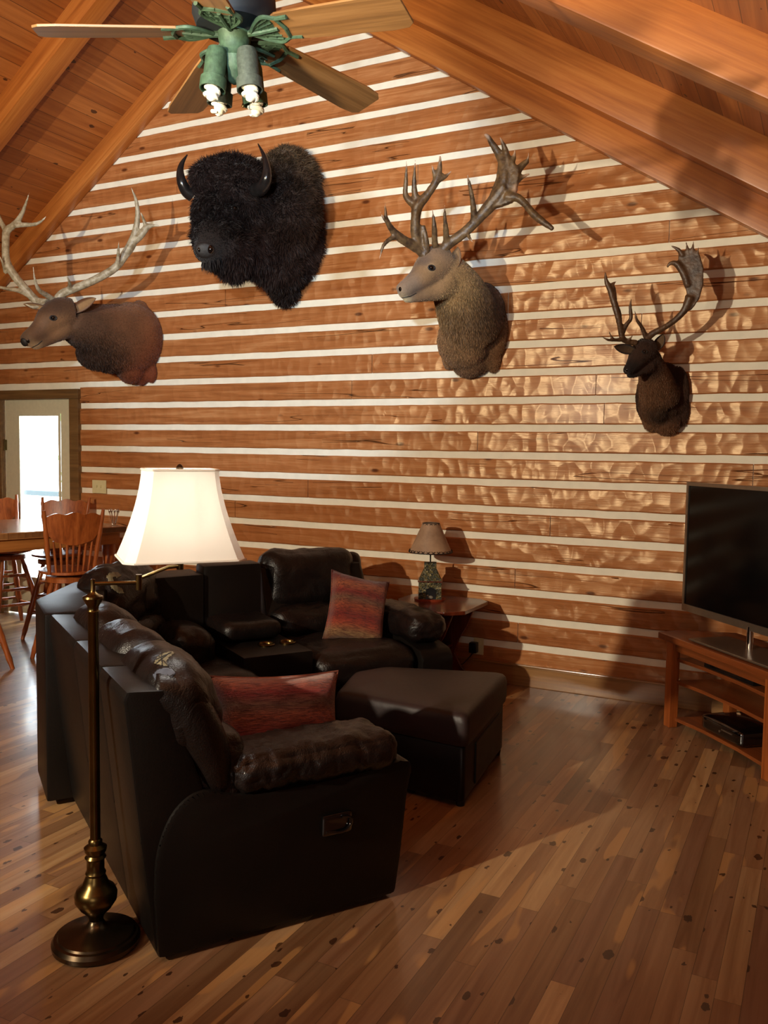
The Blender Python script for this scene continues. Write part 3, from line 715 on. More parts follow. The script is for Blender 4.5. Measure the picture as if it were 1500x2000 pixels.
# wedge corner
wedge = [(-1.38, -0.905), (-1.36, -0.5), (-1.10, -0.02), (-0.80, 0.2), (-0.36, 0.24), (-0.36, -0.02), (-0.72, -0.06), (-1.0, -0.35), (-1.13, -0.905)]
MB().prism(wedge, 0.03, 0.885, None, 0.015).build('corner_back', LP, sofa, smooth=True)
MB().prism([(-1.1, -0.9), (-1.0, -0.35), (-0.72, -0.05), (-0.36, 0.0), (-0.36, -0.6), (-0.44, -0.9)], 0.05, 0.27, None, 0.01).build('corner_base', LP, sofa, smooth=True)
sc_ = MB().rbox((0, 0, 0), (0.80, 0.72, 0.2), 0.07, 18, (0, 0, 0.02), 0.012, 7, Matrix.Translation((-0.72, -0.46, 0.365)) @ Matrix.Rotation(R_(8), 4, 'Z'), 7)
sc_.build('seat_cushion', L_, sofa, smooth=True, sharp=0)
cc = MB(); Tc = Matrix.Translation((-0.80, -0.20, 0)) @ Matrix.Rotation(R_(-48), 4, 'Z') @ Matrix.Rotation(R_(-9), 4, 'Y')
cc.rbox((0.02, 0, 0.80), (0.24, 0.52, 0.36), 0.11, 20, (0.03, 0.02, 0.02), 0.02, 8, Tc, 11); cc.rbox((0.05, 0, 0.58), (0.22, 0.50, 0.26), 0.09, 14, (0.02, 0, 0), 0.012, 8, Tc, 12)
ccb = cc.build('back_cushion', L_, sofa, smooth=True, sharp=0)
wear(ccb, [(214, 1118), (228, 1116), (240, 1124), (232, 1130), (222, 1128), (224, 1140), (240, 1150), (244, 1160), (232, 1160), (218, 1150), (210, 1136), (208, 1124)], 'worn_patch', M['foam'], 0.002, 'worn tan edge on the corner cushion')
pad((-0.56, -0.30, 0.53), (0.26, 0.40, 0.26), r=0.1, wr=0.012, ws=8, seed=21).build('side_bolster', L_, sofa, smooth=True, sharp=0)
# console with cup holders
con = MB().box((-0.145, -0.33, 0.27), (0.41, 0.62, 0.50), bev=0.02).build('console', LP, sofa, smooth=True)
MB().box((-0.17, 0.09, 0.48), (0.37, 0.16, 0.90), bev=0.025).build('console_back', LP, sofa, smooth=True)
pad((-0.17, -0.16, 0.585), (0.36, 0.36, 0.11), r=0.05, n=14, wr=0.004).build('console_lid', L_, sofa, smooth=True, sharp=0)
for x in (-0.13, 0.0):
    MB().lathe([(0.047, 0.51), (0.049, 0.528), (0.043, 0.532), (0.038, 0.526), (0.037, 0.515)], 28, None, (x, -0.42, 0)).build('cup_holder', M['brass'], con, smooth=True, label='brass ringed cup holder')
# far recliner
RX0, RX1 = 0.065, 0.735
fc = (RX0 + RX1) / 2; fw = RX1 - RX0
def YZ(poly, x0, x1, bev=0.012):
    """poly in (y, z) extruded along x"""
    T = Matrix(((0, 0, 1, 0), (1, 0, 0, 0), (0, 1, 0, 0), (0, 0, 0, 1)))
    return MB().prism(poly, x0, x1, T, bev)
YZ([(0.22, 0.03), (0.26, 0.5), (0.30, 0.86), (0.28, 0.885), (0.14, 0.875), (0.0, 0.4), (-0.05, 0.03)], RX0, RX1 + 0.03).build('back_panel', LP, sofa, smooth=True)
TF = Matrix.Translation((fc, 0.02, 0)) @ Matrix.Rotation(R_(-12), 4, 'X')
fb = MB().rbox((0, 0.02, 0.80), (fw * 1.0, 0.24, 0.40), 0.11, 22, (0.0, 0.03, 0.0), 0.014, 7, TF, 31)
fb.build('back_cushion', L_, sofa, smooth=True, sharp=0)
MB().rbox((0, -0.03, 0.52), (fw * 0.97, 0.26, 0.24), 0.10, 20, (0, 0.03, 0.0), 0.022, 8, TF, 33).build('lumbar_cushion', L_, sofa, smooth=True, sharp=0)
MB().rbox((fw / 2 + 0.03, 0.08, 0.76), (0.14, 0.2, 0.42), 0.07, 12, (0, 0, 0), 0.01, 8, TF, 35).build('back_wing', L_, sofa, smooth=True, sharp=0)
pad((fc, -0.36, 0.375), (fw, 0.62, 0.21), r=0.085, n=24, bulge=(0, 0.02, 0.02), wr=0.012, ws=7, seed=41).build('seat_cushion', L_, sofa, smooth=True, sharp=0)
MB().box((fc, -0.33, 0.16), (fw, 0.62, 0.24), bev=0.015).build('footrest_panel', LP, sofa, smooth=True)
farm = [(0.20, 0.02), (0.2, 0.42), (0.1, 0.52), (-0.05, 0.535), (-0.4, 0.50), (-0.66, 0.45), (-0.70, 0.40), (-0.68, 0.02)]
YZ(farm, RX1 + 0.005, RX1 + 0.23, 0.03).build('arm_panel', LP, sofa, smooth=True)
pad((RX1 + 0.105, -0.30, 0.56), (0.25, 0.66, 0.17), bulge=(0.01, 0.01, 0.015), wr=0.014, ws=13, seed=51).build('armrest_pad', L_, sofa, smooth=True, sharp=0)

# ================================================================== OTTOMAN
ott = thing('ottoman', 'dark brown leather wedge-shaped ottoman standing on the wood floor before the sofa', 'ottoman', (-1.75, -1.72, 0))
op = [Vector(q) - Vector((-1.75, -1.72)) for q in ((-1.392, -2.178), (-1.485, -1.36), (-2.12, -1.56), (-2.21, -1.74), (-2.10, -2.12))]
def ring_prism(poly, zs, M_=None, rc=0.05, n=6):
    """rounded-corner polygon swept through (z, inset) pairs"""
    P = []
    k = len(poly)
    for i in range(k):
        p = poly[i]; a = (poly[i - 1] - p).normalized(); b = (poly[(i + 1) % k] - p).normalized()
        for j in range(n + 1):
            t = j / n; q0 = p + a * rc; q2 = p + b * rc
            P.append(((1 - t) ** 2) * q0 + 2 * t * (1 - t) * p + t * t * q2)
    c = sum(P, Vector((0, 0))) / len(P); vs = []; fs = []; m_ = len(P)
    for z, ins in zs:
        for q in P:
            d = (q - c); L = d.length; vs.append((c.x + d.x * (1 - ins / L), c.y + d.y * (1 - ins / L), z))
    for i in range(len(zs) - 1):
        for j in range(m_): fs.append((i * m_ + j, i * m_ + (j + 1) % m_, (i + 1) * m_ + (j + 1) % m_, (i + 1) * m_ + j))
    n0 = len(vs); vs.append((c.x, c.y, zs[-1][0] + 0.006)); vs.append((c.x, c.y, zs[0][0]))
    for j in range(m_):
        fs.append(((len(zs) - 1) * m_ + j, (len(zs) - 1) * m_ + (j + 1) % m_, n0)); fs.append(((j + 1) % m_, j, n0 + 1))
    return MB().add(vs, fs, M_)
ring_prism(op, [(0.03, 0.02), (0.04, 0.012), (0.28, 0.012), (0.295, 0.03)], rc=0.03).build('ottoman_base', LP, ott, smooth=True, sharp=50)
ring_prism(op, [(0.285, 0.02), (0.295, -0.005), (0.33, -0.012), (0.40, -0.012), (0.425, -0.004), (0.438, 0.010), (0.445, 0.035), (0.449, 0.10), (0.452, 0.16)], rc=0.045).build('ottoman_lid', M['ottoman'], ott, smooth=True, sharp=60)
for q in op[:3] + op[4:]:
    MB().lathe([(0.02, 0.0), (0.025, 0.03)], 12, None, (q.x * 0.88, q.y * 0.88, 0)).build('foot', M['black'], ott, smooth=True)
ap = (op[0] + op[1]) / 2; e_ = (op[1] - op[0]).normalized(); nn_ = Vector((e_.y, -e_.x))
Tm = Matrix(((e_.x, nn_.x, 0, ap.x), (e_.y, nn_.y, 0, ap.y), (0, 0, 1, 0), (0, 0, 0, 1)))
MB().box((0.05, -0.008, 0.155), (0.52, 0.014, 0.20), Tm, 0.005).build('side_flap', LP, ott)

# ================================================================== THROW PILLOWS
def pillow(name, label, loc, M3, w_, h_, t_, seed):
    t = thing(name, label, 'pillow', loc, 0, 'striped chenille throw pillows on the sofa')
    n = 26; vs = []; fs = []
    for s in (1, -1):
        for i in range(n + 1):
            for j in range(n + 1):
                u, v = -1 + 2 * i / n, -1 + 2 * j / n
                e = (1 - u ** 4) * (1 - v ** 4)
                pin = 1 - 0.10 * (1 - u * u) * abs(v) ** 3; pin2 = 1 - 0.10 * (1 - v * v) * abs(u) ** 3
                z = s * t_ / 2 * max(0, e) ** 0.45 + 0.010 * noise.fractal(Vector((u * 2.5 + seed, v * 2.5, s)), 1, 2, 3) * e
                vs.append((u * w_ / 2 * pin2, v * h_ / 2 * pin, z))
    N = (n + 1) ** 2
    for s in (0, 1):
        for i in range(n):
            for j in range(n):
                a = s * N + i * (n + 1) + j; f = (a, a + n + 1, a + n + 2, a + 1); fs.append(f if s == 0 else f[::-1])
    ob = MB().add(vs, fs).build('pillow_cover', M['stripe'], t, smooth=True, sharp=0)
    ob.matrix_local = M3
    # welt
    w2 = MB(); pts = []
    for i in range(81):
        a = i / 80 * 4; k = int(a) % 4; f = a - int(a); q = [(-1 + 2 * f, -1), (1, -1 + 2 * f), (1 - 2 * f, 1), (-1, 1 - 2 * f)][k]
        u, v = q; pts.append((u * w_ / 2 * (1 - 0.10 * (1 - v * v) * abs(u) ** 3), v * h_ / 2 * (1 - 0.10 * (1 - u * u) * abs(v) ** 3), 0))
    ws = w2.tube(pts, 0.005, 6).build('piping', M['stripe'], ob, smooth=True)
    return t
fz = Vector((0.8383, -0.5452, 0)); uz = Vector((0.5452, 0.8383, 0))
def frame(xa, ya):
    xa = Vector(xa).normalized(); ya = Vector(ya); ya = (ya - xa * ya.dot(xa)).normalized(); za = xa.cross(ya)
    return Matrix((xa, ya, za)).transposed().to_4x4()
P1 = SO + uz * 0.53 + fz * 0.26 + Vector((0, 0, 0.635))
up1 = uz * 0.52 - fz * 0.30 + Vector((0, 0, 0.78))
pillow('throw_pillow', 'striped red and tan pillow leaning on the far armrest', P1, frame(uz * 0.9 + fz * 0.25 + Vector((0, 0, -0.22)), up1), 0.38, 0.46, 0.18, 1.0)
P2 = SO + uz * (-0.68) + fz * 1.86 + Vector((0, 0, 0.60))
pillow('throw_pillow', 'striped dark red pillow behind the near armrest', P2, frame(uz * 1.0 + fz * 0.12 + Vector((0, 0, -0.05)), Vector((0, 0, 1)) - fz * 0.25), 0.52, 0.31, 0.22, 5.0)

# ================================================================== FLOOR LAMP
LB = Vector((-2.064, -3.743, 0))
lamp = thing('floor_lamp', 'antique brass swing-arm floor lamp with white fabric shade, behind the sofa', 'floor lamp', LB)
MB().lathe([(0.128, 0.0), (0.138, 0.006), (0.14, 0.022), (0.132, 0.034), (0.122, 0.036), (0.118, 0.042), (0.09, 0.05), (0.05, 0.06), (0.03, 0.07), (0.022, 0.085)], 48).build('lamp_base', M['brassdark'], lamp, smooth=True)
MB().lathe([(0.022, 0.08), (0.024, 0.095), (0.03, 0.105), (0.05, 0.125), (0.066, 0.15), (0.068, 0.172), (0.06, 0.19), (0.042, 0.205), (0.036, 0.222), (0.030, 0.235), (0.033, 0.243), (0.028, 0.252), (0.028, 0.285), (0.034, 0.295), (0.028, 0.304), (0.035, 0.318), (0.036, 0.328), (0.022, 0.338), (0.022, 0.35), (0.017, 0.356)], 36).build('lower_column', M['brass'], lamp, smooth=True)
MB().lathe([(0.0165, 0.35), (0.0165, 1.10), (0.019, 1.104), (0.0165, 1.108), (0.018, 1.12), (0.028, 1.137), (0.0325, 1.146), (0.031, 1.152), (0.018, 1.158), (0.010, 1.164), (0.0078, 1.17), (0.0078, 1.205), (0.002, 1.208)], 28).build('pole', M['brass'], lamp, smooth=True)
J1 = Vector((0.103, 0.096, 1.192)); SHC = Vector((0.10, 0.30, 0))
a1 = MB().tube([(0, 0, 1.192), J1], 0.0065, 10); a1.tube([J1 + Vector((0, 0, -0.024)), J1 + Vector((0, 0, 0.026))], 0.0105, 14); a1.build('swing_arm', M['brass'], lamp, smooth=True)
a2 = MB().tube([J1 + Vector((0, 0, 0.012)), Vector((SHC.x * 0.85, SHC.y * 0.85, 1.222)), Vector((SHC.x, SHC.y, 1.222))], 0.0065, 10)
a2.tube([(SHC.x, SHC.y, 1.21), (SHC.x, SHC.y, 1.30)], 0.012, 14); a2.tube([(SHC.x, SHC.y, 1.30), (SHC.x, SHC.y, 1.36)], 0.018, 14)
a2.build('socket_arm', M['brass'], lamp, smooth=True)
hp = MB()
for s in (-1, 1): hp.tube(smooth_path([(SHC.x, SHC.y, 1.30), (SHC.x + s * 0.05, SHC.y, 1.36), (SHC.x + s * 0.045, SHC.y, 1.48), (SHC.x, SHC.y, 1.545)]), 0.0022, 6)
hp.tube([(SHC.x - 0.12, SHC.y - 0.05, 1.535), (SHC.x + 0.12, SHC.y + 0.05, 1.535)], 0.002, 6); hp.build('shade_harp', M['brass'], lamp)
MB().ell((SHC.x, SHC.y, 1.385), (0.03, 0.03, 0.045)).build('lamp_bulb', M['bulb'], lamp, smooth=True)
_l = light('shade_fill_light', 'POINT', LB + Vector((SHC.x, SHC.y, 1.40)), 9.0, (1.0, 0.95, 0.88), 0.035)  # added light inside the shade, only there to whiten the linen
MB().lathe([(0.004, 1.54), (0.012, 1.55), (0.013, 1.56), (0.006, 1.57), (0.001, 1.572)], 16, None, (SHC.x, SHC.y, 0)).build('finial', M['brassdark'], lamp, smooth=True)
def cutrect(hx, hy, c): return [(-hx + c, -hy), (hx - c, -hy), (hx, -hy + c), (hx, hy - c), (hx - c, hy), (-hx + c, hy), (-hx, hy - c), (-hx, -hy + c)]
vs = []; fs = []; ns = 14; Tsh = Matrix.Translation((SHC.x, SHC.y, 0.012)) @ Matrix.Rotation(R_(50), 4, 'Z')
for layer, th in ((0, 0.0), (1, 0.003)):
    for i in range(ns + 1):
        t = i / ns; k = (1 - t) ** 1.55
        hx = 0.118 + 0.082 * k - th; hy = 0.092 + 0.058 * k - th; c = 0.018 + 0.014 * k
        for x, y in cutrect(hx, hy, c): vs.append((x, y, 1.238 + 0.305 * t))
for layer in (0, 1):
    o = layer * (ns + 1) * 8
    for i in range(ns):
        for j in range(8):
            f = (o + i * 8 + j, o + i * 8 + (j + 1) % 8, o + (i + 1) * 8 + (j + 1) % 8, o + (i + 1) * 8 + j); fs.append(f if layer == 0 else f[::-1])
N8 = (ns + 1) * 8
for i in (0, ns):
    for j in range(8): fs.append((i * 8 + j, N8 + i * 8 + j, N8 + i * 8 + (j + 1) % 8, i * 8 + (j + 1) % 8))
shd = MB().add(vs, fs, Tsh).build('lamp_shade', M['linen'], lamp, smooth=True, sharp=25)
for hx, hy, c, z in ((0.2005, 0.1505, 0.032, 1.241), (0.1185, 0.0925, 0.018, 1.541)):
    P = [Vector((x, y, z)) for x, y in cutrect(hx, hy, c)]; MB().tube(P + [P[0]], 0.004, 6, Tsh).build('shade_trim', M['linen'], shd, smooth=True)

# ================================================================== SIDE TABLE + TABLE LAMP
STC = Vector((-2.33, -0.40, 0))
st = thing('side_table', 'dark cherry end table with shaped trestle sides, between sofa arm and log wall', 'side table', STC)
MB().prism([(-0.28, 0.0), (-0.1, -0.31), (0.2, -0.31), (0.30, -0.2), (0.30, 0.22), (0.22, 0.30), (-0.2, 0.30), (-0.28, 0.22)], 0.575, 0.6, None, 0.005).build('table_top', M['cherry'], st)
leg = [(-0.2, 0.0), (0.22, 0.0), (0.2, 0.06), (0.12, 0.13), (0.07, 0.22), (0.1, 0.32), (0.16, 0.42), (0.22, 0.575), (-0.22, 0.575), (-0.16, 0.42), (-0.1, 0.32), (-0.07, 0.22), (-0.12, 0.13), (-0.2, 0.06)]
for y in (-0.2, 0.2):
    T = Matrix(((1, 0, 0, 0), (0, 0, 1, y), (0, 1, 0, 0), (0, 0, 0, 1)))
    MB().prism(leg, -0.012, 0.012, T, 0.003).build('side_panel', M['cherry'], st)
MB().box((0, 0, 0.28), (0.12, 0.38, 0.02)).build('shelf', M['cherry'], st)
MB().box((0, 0, 0.54), (0.03, 0.38, 0.06)).build('stretcher', M['cherry'], st)
TL = Vector((-2.40, -0.33, 0.6))
tl = thing('table_lamp', 'small rustic stone lamp with rawhide shade on the end table', 'table lamp', TL, R_(24))
MB().lathe([(0.105, 0.0), (0.108, 0.012), (0.1, 0.016)], 32).build('lamp_plinth', plain('redwood', rgb(140, 58, 34), 0.35), tl, smooth=True)
def pebble():
    t = NT('pebbled_stone'); vo = t.n('ShaderNodeTexVoronoi'); vo.inputs['Scale'].default_value = 85; t.l(t.coord(), vo.inputs['Vector'])
    sep = t.n('ShaderNodeSeparateColor'); t.l(vo.outputs['Color'], sep.inputs[0])
    c = t.ramp(sep.outputs[0], [(0.0, rgb(20, 22, 18)), (0.35, rgb(58, 56, 34)), (0.6, rgb(104, 92, 50)), (0.85, rgb(40, 52, 48)), (1.0, rgb(158, 146, 104))])
    t.set(color=c, rough=0.6, normal=t.bump(vo.outputs['Distance'], 1.0, 0.006)); return t.m
M['pebble'] = pebble()
bd = MB()
def frus(z0, z1, a0, a1): bd.add([(-a0, -a0, z0), (a0, -a0, z0), (a0, a0, z0), (-a0, a0, z0), (-a1, -a1, z1), (a1, -a1, z1), (a1, a1, z1), (-a1, a1, z1)], [(0, 1, 2, 3), (4, 5, 6, 7), (0, 1, 5, 4), (1, 2, 6, 5), (2, 3, 7, 6), (3, 0, 4, 7)])
frus(0.016, 0.135, 0.078, 0.078); frus(0.137, 0.21, 0.078, 0.045); frus(0.21, 0.26, 0.042, 0.042)
body = bd.build('lamp_body', M['pebble'], tl)
MB().box((0, 0, 0.137), (0.168, 0.168, 0.008), bev=0.002).build('mantel', M['cherry'], body)
ar = MB(); pts = [(-0.034, 0.0)] + [(-0.034 * math.cos(math.pi * i / 12), 0.05 + 0.03 * math.sin(math.pi * i / 12)) for i in range(13)] + [(0.034, 0.0)]
ar.prism(pts, 0, 0.004, Matrix(((1, 0, 0, 0.006), (0, 0, -1, -0.078), (0, 1, 0, 0.018), (0, 0, 0, 1)))); ar.build('hearth_opening', M['black'], body)
bf = MB().ell((0.004, -0.088, 0.032), (0.02, 0.01, 0.012)); bf.ell((-0.014, -0.09, 0.044), (0.008, 0.007, 0.008)); bf.build('figurine', plain('grey_stone', rgb(120, 116, 104), 0.6), body, smooth=True)
MB().tube([(0, 0, 0.255), (0, 0, 0.42)], 0.005, 8).build('lamp_stem', M['black'], tl)
prof = [(0.148, 0.33), (0.056, 0.535)]
sh = MB(); vs = []; fs = []; nn = 40
for (r, z) in ((0.148, 0.33), (0.102, 0.432), (0.056, 0.535), (0.054, 0.535), (0.1, 0.432), (0.146, 0.33)):
    for k in range(nn): vs.append((r * math.cos(2 * math.pi * k / nn), r * math.sin(2 * math.pi * k / nn), z))
for i in range(6):
    for k in range(nn):
        a = i * nn; b = ((i + 1) % 6) * nn; fs.append((a + k, a + (k + 1) % nn, b + (k + 1) % nn, b + k))
shade = sh.add(vs, fs).build('lamp_shade', M['rawhide'], tl, smooth=True, sharp=40)
for r, z, dr_, dz_, cnt in ((0.149, 0.333, -0.005, 0.016, 26), (0.0565, 0.531, 0.004, -0.012, 12)):
    lc = MB().tube([(r * math.cos(2 * math.pi * k / 40), r * math.sin(2 * math.pi * k / 40), z) for k in range(41)], 0.0028, 6)
    for k in range(cnt):
        a = 2 * math.pi * k / cnt; d = 2 * math.pi / cnt * 0.35
        for s in (-1, 1): lc.tube([((r + 0.002) * math.cos(a - s * d), (r + 0.002) * math.sin(a - s * d), z), ((r + dr_ + 0.002) * math.cos(a + s * d), (r + dr_ + 0.002) * math.sin(a + s * d), z + dz_)], 0.0018, 5)
    lc.build('shade_lacing', M['stitch'], shade)

# ================================================================== TV STAND, TELEVISION, BOXES
E2 = Vector((0.666, -0.746, 0)).normalized(); TVA = math.atan2(E2.y, E2.x)
# local x along the front to the right, local y into the corner
ts = thing('tv_stand', 'oak corner television stand with open shelves', 'tv stand', (-0.865, -0.379, 0), TVA)
WS = 1.03
top = [(0.0, 0.0), (WS, 0.0), (WS + 0.16, 0.14), (WS - 0.1, 0.46), (0.12, 0.46), (-0.02, 0.14)]
MB().prism(top, 0.515, 0.555, None, 0.006).build('stand_top', M['stand'], ts)
MB().box((WS / 2, 0.045, 0.49), (WS - 0.16, 0.02, 0.05)).build('apron', M['stand'], ts)
for x, y in ((0.105, 0.04), (WS - 0.055, 0.04), (WS - 0.14, 0.40), (0.17, 0.40)):
    lgm = MB().box((x, y, 0.258), (0.058, 0.058, 0.515), bev=0.005); o = lgm.build('leg', M['oak'], ts)
for z in (0.05, 0.275, 0.41):
    MB().prism([(0.12, 0.05), (WS * 0.35, 0.075), (WS * 0.65, 0.075), (WS - 0.07, 0.05), (WS - 0.12, 0.42), (0.17, 0.42)], z - 0.01, z + 0.01, None, 0.002).build('shelf', M['stand'], ts)
def local(th, x, y, z): return Matrix.Translation(th.location) @ Matrix.Rotation(TVA, 4, 'Z') @ Vector((x, y, z))
cb_ = thing('cable_box', 'flat black media box on the upper shelf of the tv stand', 'media box', local(ts, 0.56, 0.19, 0.42), TVA)
MB().box((0, 0, 0.027), (0.42, 0.22, 0.05), bev=0.004).build('case', M['black'], cb_); MB().box((0, -0.111, 0.027), (0.30, 0.003, 0.022)).build('display', M['gloss'], cb_)
gc = thing('game_console', 'glossy black game console lying on the bottom shelf of the tv stand', 'game console', local(ts, 0.53, 0.2, 0.06), TVA)
MB().rbox((0, 0, 0.05), (0.36, 0.26, 0.09), 0.025, 12, (0, 0, 0.015)).build('case', M['gloss'], gc, smooth=True, sharp=0)
MB().box((0.06, -0.132, 0.06), (0.09, 0.004, 0.006)).build('disc_slot', M['silver'], gc); MB().lathe([(0.007, 0), (0.007, 0.003)], 16, Matrix(((1, 0, 0, 0.0), (0, 0, -1, -0.131), (0, 1, 0, 0.045), (0, 0, 0, 1)))).build('power_button', M['silver'], gc)
# television
tv = thing('television', 'large flat screen television with silver bezel, switched off, on the corner stand', 'television', local(ts, 0.58, 0.19, 0.555), TVA)
TW, TH, TZ = 1.36, 0.785, 0.122
x0 = -0.58 + 0.0
X0 = -0.61
def tvx(a): return X0 + a
MB().box((tvx(TW / 2), 0.02, TZ + TH / 2), (TW - 0.02, 0.045, TH - 0.02), bev=0.008).build('tv_back', M['black'], tv)
bz = MB(); bw = 0.020
for (a, b, c, d) in ((0, bw, 0, TH), (TW - bw, TW, 0, TH), (bw, TW - bw, TH - bw * 1.1, TH), (bw, TW - bw, 0, 0.042)):
    bz.box((tvx((a + b) / 2), -0.006, TZ + (c + d) / 2), (b - a, 0.014, d - c))
bz.build('bezel', M['silver'], tv)
MB().box((tvx(TW / 2), -0.003, TZ + TH / 2 + 0.01), (TW - 2 * bw, 0.006, TH - bw - 0.045)).build('screen', M['screen'], tv)
MB().rbox((tvx(TW / 2) + 0.02, -0.03, 0.012), (0.80, 0.27, 0.016), 0.007, 8).build('tv_foot', M['silver'], tv)
for dx in (-0.06, 0.2): MB().tube([(tvx(TW / 2) + dx, 0.0, 0.02), (tvx(TW / 2) + dx, 0.0, TZ + 0.02)], 0.018, 20).build('tv_neck', M['chrome'], tv, smooth=True)

# ================================================================== DINING TABLE + CHAIRS
# near long edge runs from (-5.17,-1.57) to (-4.89,-0.66)
TD = Vector((0.294, 0.956, 0)).normalized(); TA = math.atan2(TD.y, TD.x) - math.pi / 2
tb = thing('dining_table', 'tall light wood plank dining table reflecting the daylight from the door', 'dining table', (-4.98, -0.95, 0), TA)
def tabletop():
    return planks('table_planks', 0.17, 3.0, [(0, rgb(168, 116, 66)), (0.5, rgb(188, 136, 84)), (1, rgb(176, 124, 74))], 0.22, 0.4, 0.0, 0.02, None, (20, 1.0))
MB().box((-0.56, -0.24, 0.975), (1.12, 1.16, 0.05), bev=0.006).build('table_top', tabletop(), tb)
apm = wood('apron_wood', rgb(128, 76, 34), rgb(166, 106, 52), rgb(184, 124, 66), 1, 0.3, 0.5, 0.3, False)
for (c, s) in (((-0.05, -0.24, 0.905), (0.03, 1.08, 0.09)), ((-1.07, -0.24, 0.905), (0.03, 1.08, 0.09)), ((-0.56, 0.285, 0.905), (1.0, 0.03, 0.09)), ((-0.56, -0.765, 0.905), (1.0, 0.03, 0.09))):
    MB().box(c, s, bev=0.004).build('apron', apm, tb)
for x in (-0.1, -1.02):
    for y in (0.24, -0.7): MB().lathe([(0.03, 0), (0.04, 0.08), (0.03, 0.14), (0.045, 0.35), (0.035, 0.6), (0.05, 0.78), (0.05, 0.95)], 16, None, (x, y, 0)).build('leg', M['oak'], tb, smooth=True)

def turned(mb, p0, p1, r=0.017, T=None, rings=True):
    p0, p1 = Vector(p0), Vector(p1); n = 16; pts = []; rad = []
    for i in range(n + 1):
        t = i / n; pts.append(p0.lerp(p1, t))
        k = 0.75 + 0.35 * math.sin(math.pi * t) + (0.16 * (1 if i % 4 == 2 else 0) if rings else 0)
        rad.append(r * k)
    mb.tube(pts, rad, 10, T); return mb
def chair(label, group):
    """swivel bar-height press-back chair; faces local +x"""
    t = thing('dining_chair', label, 'chair', (0, 0, 0), 0, group)
    o_ = M['oak']
    # saddle seat
    vs = []; fs = []; n = 28; rr = 6
    for s, z in ((1, 0.715), (-1, 0.68)):
        for i in range(rr + 1):
            for k in range(n):
                a = 2 * math.pi * k / n; R0 = 0.215 * (1 + 0.07 * math.cos(2 * a - math.pi / 2 * 0)); f = i / rr
                dip = -0.014 * (1 - f * f) if s > 0 else 0
                edge = (-0.008 if s > 0 else 0.010) if i == rr else 0
                vs.append((R0 * f * math.cos(a) * 1.02 + 0.0, R0 * f * math.sin(a), z + dip + edge))
    N = (rr + 1) * n
    for s in (0, 1):
        for i in range(rr):
            for k in range(n):
                a = s * N + i * n + k; b = s * N + i * n + (k + 1) % n; f = (a, b, b + n, a + n); fs.append(f if s == 0 else f[::-1])
    for k in range(n): fs.append((rr * n + k, rr * n + (k + 1) % n, N + rr * n + (k + 1) % n, N + rr * n + k))
    MB().add(vs, fs).build('seat', o_, t, smooth=True, sharp=50)
    MB().lathe([(0.13, 0.615), (0.155, 0.62), (0.155, 0.65), (0.145, 0.66), (0.06, 0.665), (0.06, 0.68)], 28).build('swivel_base', o_, t, smooth=True)
    for sx in (-1, 1):
        for sy in (-1, 1):
            turned(MB(), (sx * 0.085, sy * 0.085, 0.625), (sx * 0.23, sy * 0.22, 0.0), 0.021).build('leg', o_, t, smooth=True)
    for z, k in ((0.20, 0.68), (0.33, 0.5), (0.45, 0.3)):
        rx = 0.085 + (0.23 - 0.085) * (1 - z / 0.625); ry = 0.085 + (0.22 - 0.085) * (1 - z / 0.625)
        turned(MB(), (-rx, -ry, z), (rx, -ry, z), 0.012).build('rung', o_, t, smooth=True); turned(MB(), (-rx, ry, z), (rx, ry, z), 0.012).build('rung', o_, t, smooth=True)
        turned(MB(), (-rx, -ry, z + 0.03), (-rx, ry, z + 0.03), 0.012).build('rung', o_, t, smooth=True); turned(MB(), (rx, -ry, z + 0.03), (rx, ry, z + 0.03), 0.012).build('rung', o_, t, smooth=True)
    for s in (-1, 1):
        turned(MB(), (-0.165, s * 0.155, 0.70), (-0.265, s * 0.205, 1.165), 0.016).build('back_post', o_, t, smooth=True)
    # pressed crest panel, curved, with scalloped top
    vs = []; fs = []; n = 24
    for i in range(n + 1):
        v = -1 + 2 * i / n; y = v * 0.195; bow = -0.028 * (1 - v * v)
        scal = 0.018 * (1 - abs(v) ** 2) + 0.008 * math.cos(v * 9.4) 
        zt = 1.125 + scal; zb = 0.925 - 0.018 * math.cos(v * 3.14) + (0.05 * max(0, abs(v) - 0.72) / 0.28)
        for z, q in ((zb, 0), (zt, 1)):
            x = -0.165 - (z - 0.70) * 0.215 + bow
            vs += [(x - 0.009, y * (0.93 + 0.07 * q), z), (x + 0.009, y * (0.93 + 0.07 * q), z)]
    for i in range(n):
        a = i * 4; b = a + 4; fs += [(a, b, b + 2, a + 2), (a + 1, a + 3, b + 3, b + 1), (a + 2, b + 2, b + 3, a + 3), (a, a + 1, b + 1, b)]
    fs += [(0, 2, 3, 1), (n * 4, n * 4 + 1, n * 4 + 3, n * 4 + 2)]
    MB().add(vs, fs).build('crest_panel', o_, t, smooth=True, sharp=30)
    for i in range(7):
        v = -1 + 2 * (i + 0.5) / 7; bow = -0.024 * (1 - v * v)
        turned(MB(), (-0.175 + bow * 0.5, v * 0.13, 0.705), (-0.165 - 0.235 * 0.215 + bow, v * 0.158, 0.94), 0.0085).build('spindle', o_, t, smooth=True)
    return t
GC = 'oak press-back chairs round the tall table'
chairs = [((-5.02, -1.10), (-0.85, 0.53), 'oak press-back swivel chair nearest the sofa, its back to the room'),
          ((-5.47, -1.62), (0.25, 0.97), 'oak chair cut off by the left edge, only seat and legs seen'),
          ((-6.42, -0.47), (0.9, -0.25), 'oak chair behind the table, leftmost crest, in front of the door'),
          ((-5.85, -0.44), (0.5, -0.86), 'oak chair at the wall end of the table, beside the door frame')]
c0 = chair(chairs[0][2], GC)
kids = [c0] + [copy_tree(c0) for _ in chairs[1:]]
